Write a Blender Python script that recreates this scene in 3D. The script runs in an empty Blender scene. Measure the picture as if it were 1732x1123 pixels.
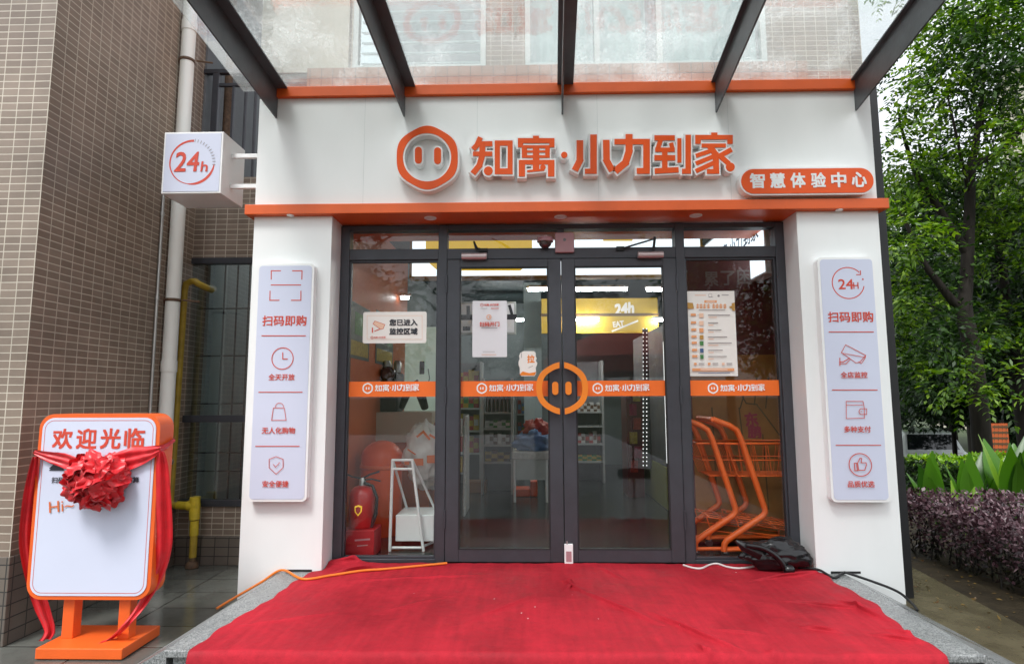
import bpy, bmesh, math, random
import numpy as np
from mathutils import Vector, Matrix, noise
random.seed(7); rng = np.random.default_rng(7)
scene = bpy.context.scene
C = scene.collection

# ------------------------------------------------------------------ camera
FPX, PW, PH = 1008.0, 1732, 1123
pitch, yaw, roll = math.atan(111/1008), math.atan(22/1008), 0.003
CAM = Vector((0, 0, 1.4))
F_ = Vector((-math.sin(yaw)*math.cos(pitch), math.cos(yaw)*math.cos(pitch), math.sin(pitch)))
R0 = Vector((math.cos(yaw), math.sin(yaw), 0)); U0 = R0.cross(F_)
R_ = R0*math.cos(roll) - U0*math.sin(roll); U_ = R0*math.sin(roll) + U0*math.cos(roll)
cd = bpy.data.cameras.new('camera'); co = bpy.data.objects.new('camera', cd); C.objects.link(co)
co.matrix_world = Matrix(((R_.x, U_.x, -F_.x, CAM.x), (R_.y, U_.y, -F_.y, CAM.y), (R_.z, U_.z, -F_.z, CAM.z), (0, 0, 0, 1)))
cd.sensor_width = 36; cd.lens = FPX/PW*36; cd.clip_start = .05; cd.clip_end = 3000
scene.camera = co

# ------------------------------------------------------------------ world, sun, exposure
SUN_EL, SUN_AZ = math.radians(58), math.radians(205)      # azimuth clockwise from +Y: high, behind the camera, a little left
w = bpy.data.worlds.new('World'); scene.world = w; w.use_nodes = True
nt = w.node_tree; bg = nt.nodes['Background']
sky = nt.nodes.new('ShaderNodeTexSky'); sky.sky_type = 'NISHITA'; sky.sun_disc = False
sky.sun_elevation = SUN_EL; sky.sun_rotation = SUN_AZ; sky.air_density = 1.0; sky.dust_density = 4.0
hs = nt.nodes.new('ShaderNodeHueSaturation'); hs.inputs['Saturation'].default_value = .12
nt.links.new(sky.outputs[0], hs.inputs['Color'])
ov = nt.nodes.new('ShaderNodeMix'); ov.data_type = 'RGBA'; ov.inputs[0].default_value = .55          # an even white cloud layer over the sky
nt.links.new(hs.outputs[0], ov.inputs[6]); ov.inputs[7].default_value = (4.3, 4.55, 4.9, 1); nt.links.new(ov.outputs[2], bg.inputs[0])
bg.inputs[1].default_value = 0.15
sd = bpy.data.lights.new('sun', 'SUN'); sd.energy = 1.1; sd.angle = math.radians(14); sd.color = (1, .985, .965)
so = bpy.data.objects.new('sun', sd); C.objects.link(so)
sdir = Vector((math.sin(SUN_AZ)*math.cos(SUN_EL), math.cos(SUN_AZ)*math.cos(SUN_EL), math.sin(SUN_EL)))
so.rotation_euler = sdir.to_track_quat('Z', 'Y').to_euler(); so.location = (0, -5, 12)
scene.view_settings.view_transform = 'Standard'; scene.view_settings.look = 'None'
scene.view_settings.exposure = 1.18; scene.view_settings.gamma = 1
scene.cycles.max_bounces = 10; scene.cycles.transparent_max_bounces = 32
scene.cycles.sample_clamp_indirect = 6; scene.cycles.caustics_reflective = False; scene.cycles.caustics_refractive = False

# ------------------------------------------------------------------ pixel -> point on an axis plane (used to take sizes off the photograph)
def ray(x, y): return F_ + R_*((x-PW/2)/FPX) - U_*((y-PH/2)/FPX)
def at(x, y, ax, v):
    d = ray(x, y); return CAM + d*((v-CAM[ax])/d[ax])
def onY(x, y, v): return at(x, y, 1, v)
def onZ(x, y, v): return at(x, y, 2, v)
YF, YD, YB, PZ = 4.274, 4.492, 5.22, 0.2      # pillar fronts, door plane, building wall, platform top

# ------------------------------------------------------------------ materials
def S(r, g, b):
    f = lambda c: (c/255/12.92) if c/255 <= .04045 else ((c/255+.055)/1.055)**2.4
    return (f(r), f(g), f(b))
def nod(nt, t, **kw):
    n = nt.nodes.new(t)
    for k, v in kw.items():
        if k in n.inputs: n.inputs[k].default_value = v
        else: setattr(n, k, v)
    return n
def newmat(name):
    m = bpy.data.materials.new(name); m.use_nodes = True
    return m, m.node_tree, m.node_tree.nodes['Principled BSDF'], m.node_tree.links
def rgba(c, k=1.0): return (min(1, c[0]*k), min(1, c[1]*k), min(1, c[2]*k), 1)
def mat(name, col, rough=.5, metal=0., var=.06, scale=6., bump=0., bscale=60., coat=0., sheen=0., stretch=None, rvar=.0, emit=0., spec=.5):
    m, nt, p, L = newmat(name)
    tc = nod(nt, 'ShaderNodeTexCoord'); mp = nod(nt, 'ShaderNodeMapping'); L.new(tc.outputs['Object'], mp.inputs[0])
    if stretch: mp.inputs['Scale'].default_value = stretch
    n = nod(nt, 'ShaderNodeTexNoise', Scale=scale, Detail=6., Roughness=.6); L.new(mp.outputs[0], n.inputs['Vector'])
    r = nod(nt, 'ShaderNodeValToRGB'); L.new(n.outputs['Fac'], r.inputs[0])
    r.color_ramp.elements[0].position = .3; r.color_ramp.elements[1].position = .7
    r.color_ramp.elements[0].color = rgba(col, 1-var); r.color_ramp.elements[1].color = rgba(col, 1+var)
    L.new(r.outputs[0], p.inputs['Base Color'])
    p.inputs['Roughness'].default_value = rough; p.inputs['Metallic'].default_value = metal
    p.inputs['Coat Weight'].default_value = coat; p.inputs['Sheen Weight'].default_value = sheen
    p.inputs['Specular IOR Level'].default_value = spec
    if rvar:
        mr = nod(nt, 'ShaderNodeMapRange'); mr.inputs[3].default_value = max(0, rough-rvar); mr.inputs[4].default_value = min(1, rough+rvar)
        L.new(n.outputs['Fac'], mr.inputs[0]); L.new(mr.outputs[0], p.inputs['Roughness'])
    if bump:
        b = nod(nt, 'ShaderNodeBump', Strength=bump, Distance=.01); n2 = nod(nt, 'ShaderNodeTexNoise', Scale=bscale, Detail=4.)
        L.new(mp.outputs[0], n2.inputs['Vector']); L.new(n2.outputs['Fac'], b.inputs['Height']); L.new(b.outputs[0], p.inputs['Normal'])
    if emit:
        L.new(r.outputs[0], p.inputs['Emission Color']); p.inputs['Emission Strength'].default_value = emit
    return m
def glassmat(name, tint=(1, 1, 1), base=.05, dirt=0.):
    m, nt, p, L = newmat(name); nt.nodes.remove(p); out = nt.nodes['Material Output']
    lw = nod(nt, 'ShaderNodeLayerWeight', Blend=.5)
    pw = nod(nt, 'ShaderNodeMath', operation='POWER'); pw.inputs[1].default_value = 4.0; L.new(lw.outputs['Facing'], pw.inputs[0])
    ma = nod(nt, 'ShaderNodeMath', operation='MULTIPLY_ADD'); ma.inputs[1].default_value = .9; ma.inputs[2].default_value = base; L.new(pw.outputs[0], ma.inputs[0])
    tr = nod(nt, 'ShaderNodeBsdfTransparent'); tr.inputs[0].default_value = (*tint, 1)
    gl = nod(nt, 'ShaderNodeBsdfGlossy', Roughness=.01)
    tc = nod(nt, 'ShaderNodeTexCoord')
    b = nod(nt, 'ShaderNodeBump', Strength=.06 if not dirt else .06, Distance=.01); n2 = nod(nt, 'ShaderNodeTexNoise', Scale=1.6 if not dirt else 34., Detail=2. if not dirt else 6.)
    L.new(tc.outputs['Object'], n2.inputs['Vector']); L.new(n2.outputs['Fac'], b.inputs['Height']); L.new(b.outputs[0], gl.inputs['Normal'])
    mx = nod(nt, 'ShaderNodeMixShader'); L.new(ma.outputs[0], mx.inputs[0]); L.new(tr.outputs[0], mx.inputs[1]); L.new(gl.outputs[0], mx.inputs[2])
    last = mx
    if dirt:   # rain water lying on the sheet: little scattered streaks and beads
        no = nod(nt, 'ShaderNodeTexNoise', Scale=44., Detail=9., Roughness=.72, Distortion=.5); L.new(tc.outputs['Object'], no.inputs['Vector'])
        nb = nod(nt, 'ShaderNodeTexNoise', Scale=2.2, Detail=3.); L.new(tc.outputs['Object'], nb.inputs['Vector'])
        ad = nod(nt, 'ShaderNodeMath', operation='ADD'); L.new(no.outputs['Fac'], ad.inputs[0]); L.new(nb.outputs['Fac'], ad.inputs[1])
        cr = nod(nt, 'ShaderNodeValToRGB'); L.new(ad.outputs[0], cr.inputs[0]); 
        mr = nod(nt, 'ShaderNodeMapRange'); mr.inputs[1].default_value = .98; mr.inputs[2].default_value = 1.28; mr.inputs[3].default_value = .08*dirt; mr.inputs[4].default_value = .30*dirt
        L.new(ad.outputs[0], mr.inputs[0])
        tl = nod(nt, 'ShaderNodeBsdfTranslucent'); tl.inputs[0].default_value = (.92, .95, .94, 1)
        df = nod(nt, 'ShaderNodeBsdfDiffuse'); df.inputs[0].default_value = (.5, .52, .5, 1)
        m2 = nod(nt, 'ShaderNodeMixShader'); m2.inputs[0].default_value = .12; L.new(tl.outputs[0], m2.inputs[1]); L.new(df.outputs[0], m2.inputs[2])
        m3 = nod(nt, 'ShaderNodeMixShader'); L.new(mr.outputs[0], m3.inputs[0]); L.new(mx.outputs[0], m3.inputs[1]); L.new(m2.outputs[0], m3.inputs[2]); last = m3
    L.new(last.outputs[0], out.inputs[0]); return m
def tilemat(name, axis, c1, c2, mortar, bw, rh, ms, rough=.45, offset=0., bump=.35, dirtv=.24):
    m, nt, p, L = newmat(name)
    tc = nod(nt, 'ShaderNodeTexCoord'); sx = nod(nt, 'ShaderNodeSeparateXYZ'); cx = nod(nt, 'ShaderNodeCombineXYZ')
    L.new(tc.outputs['Object'], sx.inputs[0]); a, b = axis
    L.new(sx.outputs[a], cx.inputs[0]); L.new(sx.outputs[b], cx.inputs[1])
    nw = nod(nt, 'ShaderNodeTexNoise', Scale=3., Detail=2.); L.new(tc.outputs['Object'], nw.inputs['Vector'])
    vm = nod(nt, 'ShaderNodeVectorMath', operation='SCALE'); vm.inputs[3].default_value = .006; L.new(nw.outputs['Color'], vm.inputs[0])
    va = nod(nt, 'ShaderNodeVectorMath', operation='ADD'); L.new(cx.outputs[0], va.inputs[0]); L.new(vm.outputs[0], va.inputs[1])
    bt = nod(nt, 'ShaderNodeTexBrick'); bt.offset = offset; bt.squash = 1.
    L.new(va.outputs[0], bt.inputs['Vector'])
    for k, v in (('Color1', rgba(c1)), ('Color2', rgba(c2)), ('Mortar', rgba(mortar)), ('Scale', 1.), ('Mortar Size', ms), ('Mortar Smooth', .2), ('Bias', 0.), ('Brick Width', bw), ('Row Height', rh)): bt.inputs[k].default_value = v
    no = nod(nt, 'ShaderNodeTexNoise', Scale=1.3, Detail=8., Roughness=.65); L.new(tc.outputs['Object'], no.inputs['Vector'])
    mr = nod(nt, 'ShaderNodeMapRange'); mr.inputs[1].default_value = .3; mr.inputs[2].default_value = .7; mr.inputs[3].default_value = 1-dirtv; mr.inputs[4].default_value = 1+dirtv; L.new(no.outputs['Fac'], mr.inputs[0])
    hv = nod(nt, 'ShaderNodeHueSaturation'); L.new(bt.outputs['Color'], hv.inputs['Color']); L.new(mr.outputs[0], hv.inputs['Value'])
    L.new(hv.outputs[0], p.inputs['Base Color']); p.inputs['Roughness'].default_value = rough
    n3 = nod(nt, 'ShaderNodeTexNoise', Scale=90., Detail=3.); L.new(tc.outputs['Object'], n3.inputs['Vector'])
    sb = nod(nt, 'ShaderNodeMath', operation='MULTIPLY_ADD'); sb.inputs[1].default_value = -1.; L.new(bt.outputs['Fac'], sb.inputs[0]); 
    m3 = nod(nt, 'ShaderNodeMath', operation='MULTIPLY'); m3.inputs[1].default_value = .35; L.new(n3.outputs['Fac'], m3.inputs[0]); L.new(m3.outputs[0], sb.inputs[2])
    bu = nod(nt, 'ShaderNodeBump', Strength=bump, Distance=.004); L.new(sb.outputs[0], bu.inputs['Height']); L.new(bu.outputs[0], p.inputs['Normal'])
    return m
def leafmat(name, cols, trans=.35, rough=.45):
    m, nt, p, L = newmat(name); out = nt.nodes['Material Output']
    g = nod(nt, 'ShaderNodeNewGeometry'); r = nod(nt, 'ShaderNodeValToRGB'); L.new(g.outputs['Random Per Island'], r.inputs[0])
    els = r.color_ramp.elements
    while len(els) < len(cols): els.new(.5)
    for i, c in enumerate(cols): els[i].position = i/(len(cols)-1); els[i].color = rgba(c)
    L.new(r.outputs[0], p.inputs['Base Color']); p.inputs['Roughness'].default_value = rough
    tl = nod(nt, 'ShaderNodeBsdfTranslucent'); hv = nod(nt, 'ShaderNodeHueSaturation', Value=1.5, Saturation=1.1); L.new(r.outputs[0], hv.inputs['Color']); L.new(hv.outputs[0], tl.inputs[0])
    mx = nod(nt, 'ShaderNodeMixShader'); mx.inputs[0].default_value = trans; L.new(p.outputs[0], mx.inputs[1]); L.new(tl.outputs[0], mx.inputs[2]); L.new(mx.outputs[0], out.inputs[0])
    return m
def speckle(name, c1, c2, c3, rough=.35, scale=180., big=.12):
    m, nt, p, L = newmat(name); tc = nod(nt, 'ShaderNodeTexCoord')
    v = nod(nt, 'ShaderNodeTexVoronoi', Scale=scale); L.new(tc.outputs['Object'], v.inputs['Vector'])
    r = nod(nt, 'ShaderNodeValToRGB'); L.new(v.outputs['Color'], r.inputs[0]); r.color_ramp.interpolation = 'CONSTANT'
    e = r.color_ramp.elements; e.new(.5); e[0].color = rgba(c1); e[1].position = .4; e[1].color = rgba(c2); e[2].position = .72; e[2].color = rgba(c3)
    no = nod(nt, 'ShaderNodeTexNoise', Scale=2.5, Detail=7.); L.new(tc.outputs['Object'], no.inputs['Vector'])
    mr = nod(nt, 'ShaderNodeMapRange'); mr.inputs[1].default_value = .3; mr.inputs[2].default_value = .7; mr.inputs[3].default_value = 1-big*2; mr.inputs[4].default_value = 1+big; L.new(no.outputs['Fac'], mr.inputs[0])
    hv = nod(nt, 'ShaderNodeHueSaturation'); L.new(r.outputs[0], hv.inputs['Color']); L.new(mr.outputs[0], hv.inputs['Value']); L.new(hv.outputs[0], p.inputs['Base Color'])
    m2 = nod(nt, 'ShaderNodeMapRange'); m2.inputs[1].default_value = .35; m2.inputs[2].default_value = .65; m2.inputs[3].default_value = rough*.45; m2.inputs[4].default_value = rough*1.4; L.new(no.outputs['Fac'], m2.inputs[0]); L.new(m2.outputs[0], p.inputs['Roughness'])
    return m

M = dict(
 white=mat('white_panel', (.83, .845, .84), .36, var=.02, scale=2.5, bump=.04, bscale=2.5, stretch=(1.6, 1.6, .5), rvar=.1),
 whitem=mat('white_metal', (.84, .845, .84), .4, var=.03),
 orange=mat('orange_acrylic', (.80, .095, .008), .3, var=.06, scale=3., spec=.35),
 orangep=mat('orange_paint', (.74, .115, .016), .38, var=.08, scale=4., bump=.04, bscale=20.),
 orangev=mat('orange_vinyl', (.86, .16, .018), .4, var=.03),
 handle=mat('handle_orange', (.80, .22, .018), .35, var=.05),
 face=mat('light_box_face', (.60, .635, .77), .3, var=.015, scale=3.),
 print=mat('red_orange_print', (.60, .06, .03), .45, var=.04),
 dprint=mat('dark_print', (.02, .02, .03), .5, var=.1),
 grey=mat('dark_grey_frame', (.052, .055, .065), .42, metal=.25, var=.12, scale=7., bump=.05, bscale=120.),
 steel=mat('painted_steel', (.085, .092, .10), .38, metal=.2, var=.2, scale=4., bump=.08, bscale=40.),
 black=mat('black_panel', (.010, .010, .011), .5, var=.2),
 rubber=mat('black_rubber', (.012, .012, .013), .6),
 glass=glassmat('door_glass', (.96, .98, .972), .027),
 wglass=glassmat('window_glass', (.86, .92, .92), .17),
 cglass=glassmat('wet_canopy_glass', (.95, .975, .97), .175, dirt=1.0),
 tilex=tilemat('wall_tile_front', ('X', 'Z'), (.185, .140, .108), (.250, .195, .152), (.50, .45, .37), .1, .048, .0034),
 tiley=tilemat('wall_tile_side', ('Y', 'Z'), (.190, .138, .102), (.250, .186, .140), (.47, .41, .33), .1, .048, .0036),
 dadox=tilemat('dado_tile', ('X', 'Z'), (.12, .10, .085), (.15, .125, .10), (.03, .028, .025), .12, .075, .004),
 dadoy=tilemat('dado_tile_side', ('Y', 'Z'), (.12, .10, .085), (.15, .125, .10), (.03, .028, .025), .12, .075, .004),
 topt=tilemat('ledge_tile', ('X', 'Z'), (.26, .15, .095), (.30, .17, .11), (.07, .05, .04), .105, .105, .004),
 paver=tilemat('wet_paving', ('X', 'Y'), (.105, .11, .10), (.135, .14, .125), (.03, .03, .028), .62, .32, .006, rough=.13, bump=.3, dirtv=.45),
 granite=speckle('granite', (.15, .157, .157), (.26, .27, .27), (.37, .38, .375), .35),
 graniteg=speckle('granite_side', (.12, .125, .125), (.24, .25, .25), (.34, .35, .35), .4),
 carpet=None,
 pvc=mat('white_pvc_pipe', (.84, .85, .80), .35, var=.09, scale=3., stretch=(1, 1, .25)),
 yellow=mat('yellow_gas_paint', (.42, .29, .03), .45, var=.22, scale=9., bump=.15, bscale=50.),
 yellow2=mat('bright_yellow_paint', (.60, .45, .03), .4, var=.18, scale=10.),
 rust=mat('rusty_metal', (.12, .07, .04), .7, var=.4, scale=30.),
 chrome=mat('galvanised', (.5, .5, .48), .35, metal=.8, var=.15),
 closer=mat('silver_red_reflection', (.55, .46, .46), .3, metal=.5, var=.06),  # pink of the red reflections is put into the silver colour
 darkroom=mat('dark_interior', (.03, .033, .033), .6, var=.2),
 greyw=mat('grey_render', (.16, .17, .18), .7, var=.12),
 curtain=mat('pale_curtain', (.62, .70, .66), .8, var=.08, scale=3., stretch=(6, 6, .3)),
 blind=mat('cream_blind', (.58, .56, .44), .75, var=.05),
 wframe=mat('pale_window_frame', (.50, .56, .55), .4, var=.06),
 slat=mat('pale_slat', (.62, .66, .65), .4, var=.06),
 red=mat('red_ribbon_satin', (.60, .006, .014), .36, var=.15, scale=14., sheen=.2),
 redpaint=mat('extinguisher_red', (.50, .012, .012), .3, var=.08, coat=.4),
 redbox=mat('red_box', (.40, .012, .016), .45, var=.1),
 bag=mat('black_plastic_bag', (.008, .008, .009), .2, var=.3, scale=10., bump=.3, bscale=14.),
 cable=mat('orange_cable', (.80, .20, .02), .45, var=.05),
 wcable=mat('white_cable', (.70, .66, .64), .5),
 wall_i=mat('orange_brown_wall', (.52, .12, .035), .45, var=.1, scale=2.),
 wall_g=mat('grey_shop_wall', (.16, .19, .19), .6, var=.06, scale=2.),
 ceil_i=mat('dark_ceiling', (.045, .065, .068), .7, var=.15, scale=2.),
 floor_i=mat('shop_floor', (.045, .052, .048), .22, var=.2, scale=3.),
 cream=mat('cream_counter', (.52, .46, .38), .5, var=.04),
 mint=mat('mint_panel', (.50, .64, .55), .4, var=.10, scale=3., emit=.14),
 lit=mat('lit_white_sign', (.80, .88, .95), .4, var=.01, emit=.62),
 lity=mat('lit_yellow_sign', (.80, .50, .03), .4, var=.04, emit=.28),
 banner=mat('yellow_banner', (.52, .34, .03), .5, var=.08, scale=5., emit=.02),  # faint glow put into the colour; the banner is no lamp
 tubelow=mat('dim_lit_tube', (1, 1, 1), .4, var=.0, emit=6.),
 tube=mat('lit_tube', (1, 1, 1), .4, var=.0, emit=44.),
 led=mat('led_strip', (1, 1, 1), .4, var=.0, emit=.9),
 navy=mat('navy_print', (.05, .10, .22), .5), gold=mat('gold_print', (.45, .24, .05), .5),
 maroon=mat('maroon_side_panel', (.13, .028, .028), .35, var=.15, scale=3.),
 ochre=mat('ochre_pack_print', (.32, .135, .035), .4, var=.22, scale=4.), crease=mat('dark_line_print', (.10, .055, .02), .5),
 palegrey=mat('pale_grey_print', (.22, .17, .16), .5), magenta=mat('magenta_print', (.30, .02, .06), .5),
 shelf=mat('grey_shelf', (.40, .42, .41), .45, var=.06), bottle=mat('dark_bottle', (.05, .022, .02), .15, coat=.5), cap=mat('bottle_cap', (.45, .06, .04), .4),
 pack1=mat('yellow_pack', (.42, .30, .04), .4, var=.3, scale=30.), pack2=mat('red_pack', (.35, .04, .03), .4, var=.3, scale=30.), pack3=mat('white_pack', (.5, .5, .48), .4, var=.2, scale=30.), pack4=mat('green_pack', (.06, .20, .06), .4, var=.3, scale=30.), pack5=mat('blue_cloth', (.12, .20, .36), .7, var=.25, scale=9.),
 card=mat('brown_cardboard', (.34, .16, .05), .7, var=.12), stool=mat('orange_plastic', (.70, .09, .02), .35),
 bagw=mat('white_plastic_bag', (.62, .60, .57), .4, var=.08, scale=6., bump=.5, bscale=14.), bago=mat('bag_orange_print', (.62, .14, .03), .45, var=.1),
 paper=mat('poster_paper', (.78, .74, .70), .5, var=.02), paperw=mat('poster_white', (.74, .73, .76), .45, var=.02), ptext=mat('small_grey_print', (.25, .22, .22), .6), porange=mat('pale_orange_print', (.74, .32, .14), .5), ppeach=mat('peach_print', (.78, .50, .36), .5),
 pinkdev=mat('device_plastic', (.42, .22, .24), .35, var=.05), dome=mat('smoked_dome', (.06, .03, .03), .12, coat=.6),
 bark=mat('dark_wet_bark', (.020, .017, .014), .75, var=.4, scale=14., bump=.9, bscale=22., stretch=(1, 1, .22), spec=.15),
 twig=mat('hedge_twigs', (.018, .016, .012), .9, var=.4, scale=20.),
 soil=mat('dark_soil', (.032, .024, .013), .8, spec=.2, var=.5, scale=6., bump=.8, bscale=30., rvar=.25),
 path=mat('wet_mossy_concrete', (.115, .098, .058), .2, var=.32, scale=3.5, bump=.25, bscale=24., rvar=.18),
 road=mat('asphalt', (.06, .06, .062), .5, var=.2, scale=3.), lawn=mat('ground_green', (.04, .06, .02), .9, var=.5, scale=2.),
 carp=mat('silver_green_car_paint', (.70, .76, .73), .3, metal=.1, var=.03, coat=.6), cglassd=mat('dark_car_glass', (.012, .015, .016), .05, coat=.5), tail=mat('tail_lamp', (.35, .02, .02), .2), tyre=mat('tyre_rubber', (.015, .015, .015), .8),
 board=mat('orange_board', (.50, .10, .02), .5, var=.15), pale=mat('pale_render', (.62, .58, .47), .8, var=.05, scale=1.),
 far_win=mat('far_window', (.10, .11, .12), .2), parasol=mat('red_parasol_cloth', (.85, .13, .09), .8, var=.08),
 silver=mat('silver_trim', (.6, .6, .6), .3, metal=.8),
)
# red needle-punch carpet: wet darker patches, fibre bump, lengthwise streaks
def carpetmat():
    m, nt, p, L = newmat('red_carpet'); tc = nod(nt, 'ShaderNodeTexCoord')
    n1 = nod(nt, 'ShaderNodeTexNoise', Scale=1.5, Detail=7., Roughness=.62); n2 = nod(nt, 'ShaderNodeTexNoise', Scale=240., Detail=2.)
    mp = nod(nt, 'ShaderNodeMapping'); mp.inputs['Scale'].default_value = (1, .12, 1); L.new(tc.outputs['Object'], mp.inputs[0])
    n3 = nod(nt, 'ShaderNodeTexNoise', Scale=30., Detail=3.); L.new(mp.outputs[0], n3.inputs['Vector'])
    for n in (n1, n2): L.new(tc.outputs['Object'], n.inputs['Vector'])
    r = nod(nt, 'ShaderNodeValToRGB'); L.new(n1.outputs['Fac'], r.inputs[0]); e = r.color_ramp.elements
    e[0].position = .36; e[0].color = (.31, .011, .021, 1); e[1].position = .60; e[1].color = (.45, .017, .031, 1)
    a = nod(nt, 'ShaderNodeMath', operation='ADD'); L.new(n2.outputs['Fac'], a.inputs[0]); L.new(n3.outputs['Fac'], a.inputs[1])
    mr = nod(nt, 'ShaderNodeMapRange'); mr.inputs[1].default_value = .6; mr.inputs[2].default_value = 1.4; mr.inputs[3].default_value = .78; mr.inputs[4].default_value = 1.22; L.new(a.outputs[0], mr.inputs[0])
    hv = nod(nt, 'ShaderNodeHueSaturation'); L.new(r.outputs[0], hv.inputs['Color']); L.new(mr.outputs[0], hv.inputs['Value']); L.new(hv.outputs[0], p.inputs['Base Color'])
    p.inputs['Specular IOR Level'].default_value = .22
    rr = nod(nt, 'ShaderNodeMapRange'); rr.inputs[1].default_value = .38; rr.inputs[2].default_value = .6; rr.inputs[3].default_value = .62; rr.inputs[4].default_value = .85; L.new(n1.outputs['Fac'], rr.inputs[0]); L.new(rr.outputs[0], p.inputs['Roughness'])
    b = nod(nt, 'ShaderNodeBump', Strength=.35, Distance=.004); L.new(a.outputs[0], b.inputs['Height']); L.new(b.outputs[0], p.inputs['Normal'])
    return m
M['carpet'] = carpetmat()
M['leafA'] = leafmat('bright_leaves', [S(36, 60, 16), S(68, 102, 27), S(100, 134, 40), S(136, 164, 60)])
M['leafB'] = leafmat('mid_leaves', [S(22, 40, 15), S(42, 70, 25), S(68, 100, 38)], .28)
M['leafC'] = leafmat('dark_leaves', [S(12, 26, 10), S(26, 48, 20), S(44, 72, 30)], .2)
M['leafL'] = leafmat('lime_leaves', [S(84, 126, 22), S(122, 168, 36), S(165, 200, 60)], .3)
M['leafP'] = leafmat('purple_leaves', [S(36, 18, 24), S(70, 42, 50), S(100, 72, 80), S(146, 120, 126)], .12, .38)
M['leafU'] = leafmat('shaded_undergrowth_leaves', [S(20, 14, 14), S(26, 30, 14), S(38, 26, 26), S(52, 58, 26)], .15)
M['blade'] = leafmat('blade_leaves', [S(64, 108, 26), S(84, 134, 36)], .35, .35)
M['blade2'] = leafmat('pale_blade_leaves', [S(112, 156, 44), S(140, 178, 60)], .4, .35)
M['blade3'] = leafmat('deep_blade_leaves', [S(40, 78, 22), S(56, 98, 30)], .3, .35)

# ------------------------------------------------------------------ mesh builder
WL = {}
class MB:
    def __init__(s): s.v = []; s.f = []; s.m = []; s.sm = []
    def add(s, vs, fs, m=0, smooth=False):
        b = len(s.v); s.v += [tuple(v) for v in vs]
        for f in fs: s.f.append([b+i for i in f]); s.m.append(m); s.sm.append(smooth)
        return s
    def box(s, x0, x1, y0, y1, z0, z1, m=0):
        x0, x1 = min(x0, x1), max(x0, x1); y0, y1 = min(y0, y1), max(y0, y1); z0, z1 = min(z0, z1), max(z0, z1)
        v = [(x0, y0, z0), (x1, y0, z0), (x1, y1, z0), (x0, y1, z0), (x0, y0, z1), (x1, y0, z1), (x1, y1, z1), (x0, y1, z1)]
        return s.add(v, [(0, 3, 2, 1), (4, 5, 6, 7), (0, 1, 5, 4), (1, 2, 6, 5), (2, 3, 7, 6), (3, 0, 4, 7)], m)
    def hexa(s, v, m=0):       # 8 corners: bottom ring, top ring
        return s.add(v, [(0, 3, 2, 1), (4, 5, 6, 7), (0, 1, 5, 4), (1, 2, 6, 5), (2, 3, 7, 6), (3, 0, 4, 7)], m)
    def prism(s, poly, y0, y1, m=0, front=True, back=True, side=None, smooth=False):   # poly in (x, z), extruded along y; y0 is the front
        n = len(poly); v = [(p[0], y0, p[1]) for p in poly] + [(p[0], y1, p[1]) for p in poly]
        if front: s.add(v, [tuple(range(n))], m)
        if back: s.add(v, [tuple(range(2*n-1, n-1, -1))], m)
        return s.add(v, [(i, i+n, (i+1) % n+n, (i+1) % n) for i in range(n)], m if side is None else side, smooth)
    def tube(s, pts, r, m=0, seg=10, caps=True):
        pts = [Vector(p) for p in pts]; n = len(pts); rs = r if isinstance(r, (list, tuple)) else [r]*n
        vs = []; t0 = (pts[1]-pts[0]).normalized(); u = t0.orthogonal().normalized()
        for i, p in enumerate(pts):
            t = (pts[min(i+1, n-1)]-pts[max(i-1, 0)]).normalized()
            u = (u - t*u.dot(t)); u = u.normalized() if u.length > 1e-6 else t.orthogonal().normalized(); b = t.cross(u)
            for k in range(seg):
                a = 2*math.pi*k/seg; vs.append(p + (u*math.cos(a)+b*math.sin(a))*rs[i])
        fs = [(i*seg+k, i*seg+(k+1) % seg, (i+1)*seg+(k+1) % seg, (i+1)*seg+k) for i in range(n-1) for k in range(seg)]
        s.add(vs, fs, m, True)
        if caps: s.add(vs, [tuple(range(seg-1, -1, -1)), tuple((n-1)*seg+k for k in range(seg))], m)
        return s
    def lathe(s, prof, c, m=0, seg=24, axis='z'):      # prof: (r, h)
        vs = []
        for r, h in prof:
            for k in range(seg):
                a = 2*math.pi*k/seg; x, y = r*math.cos(a), r*math.sin(a)
                vs.append({'z': (c[0]+x, c[1]+y, c[2]+h), 'y': (c[0]+x, c[1]+h, c[2]+y), 'x': (c[0]+h, c[1]+x, c[2]+y)}[axis])
        fs = [(i*seg+k, i*seg+(k+1) % seg, (i+1)*seg+(k+1) % seg, (i+1)*seg+k) for i in range(len(prof)-1) for k in range(seg)]
        if axis == 'y': fs = [f[::-1] for f in fs]
        s.add(vs, fs, m, True)
        s.add(vs, [tuple(range(seg-1, -1, -1)) if axis != 'y' else tuple(range(seg)), tuple((len(prof)-1)*seg+k for k in (range(seg) if axis != 'y' else range(seg-1, -1, -1)))], m)
        return s
    def build(s, name, mats, parent=None, bevel=0, loc=None, seg=2, weld=0):
        me = bpy.data.meshes.new(name); o = bpy.data.objects.new(name, me); C.objects.link(o)
        off = Vector(WL[parent.name]) if parent else Vector(loc or (0, 0, 0))
        me.from_pydata([tuple(Vector(v)-off) for v in s.v], [], s.f); me.update()
        for m in (mats if isinstance(mats, (list, tuple)) else [mats]): me.materials.append(M[m] if isinstance(m, str) else m)
        me.polygons.foreach_set('material_index', s.m); me.polygons.foreach_set('use_smooth', s.sm)
        if weld:
            bm = bmesh.new(); bm.from_mesh(me); bmesh.ops.remove_doubles(bm, verts=bm.verts, dist=weld); bm.to_mesh(me); bm.free()
        if parent: o.parent = parent
        else: o.location = off
        WL[o.name] = tuple(off)
        if bevel:
            b = o.modifiers.new('bevel', 'BEVEL'); b.width = bevel; b.segments = seg; b.limit_method = 'ANGLE'; b.angle_limit = math.radians(50)
        return o
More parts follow.
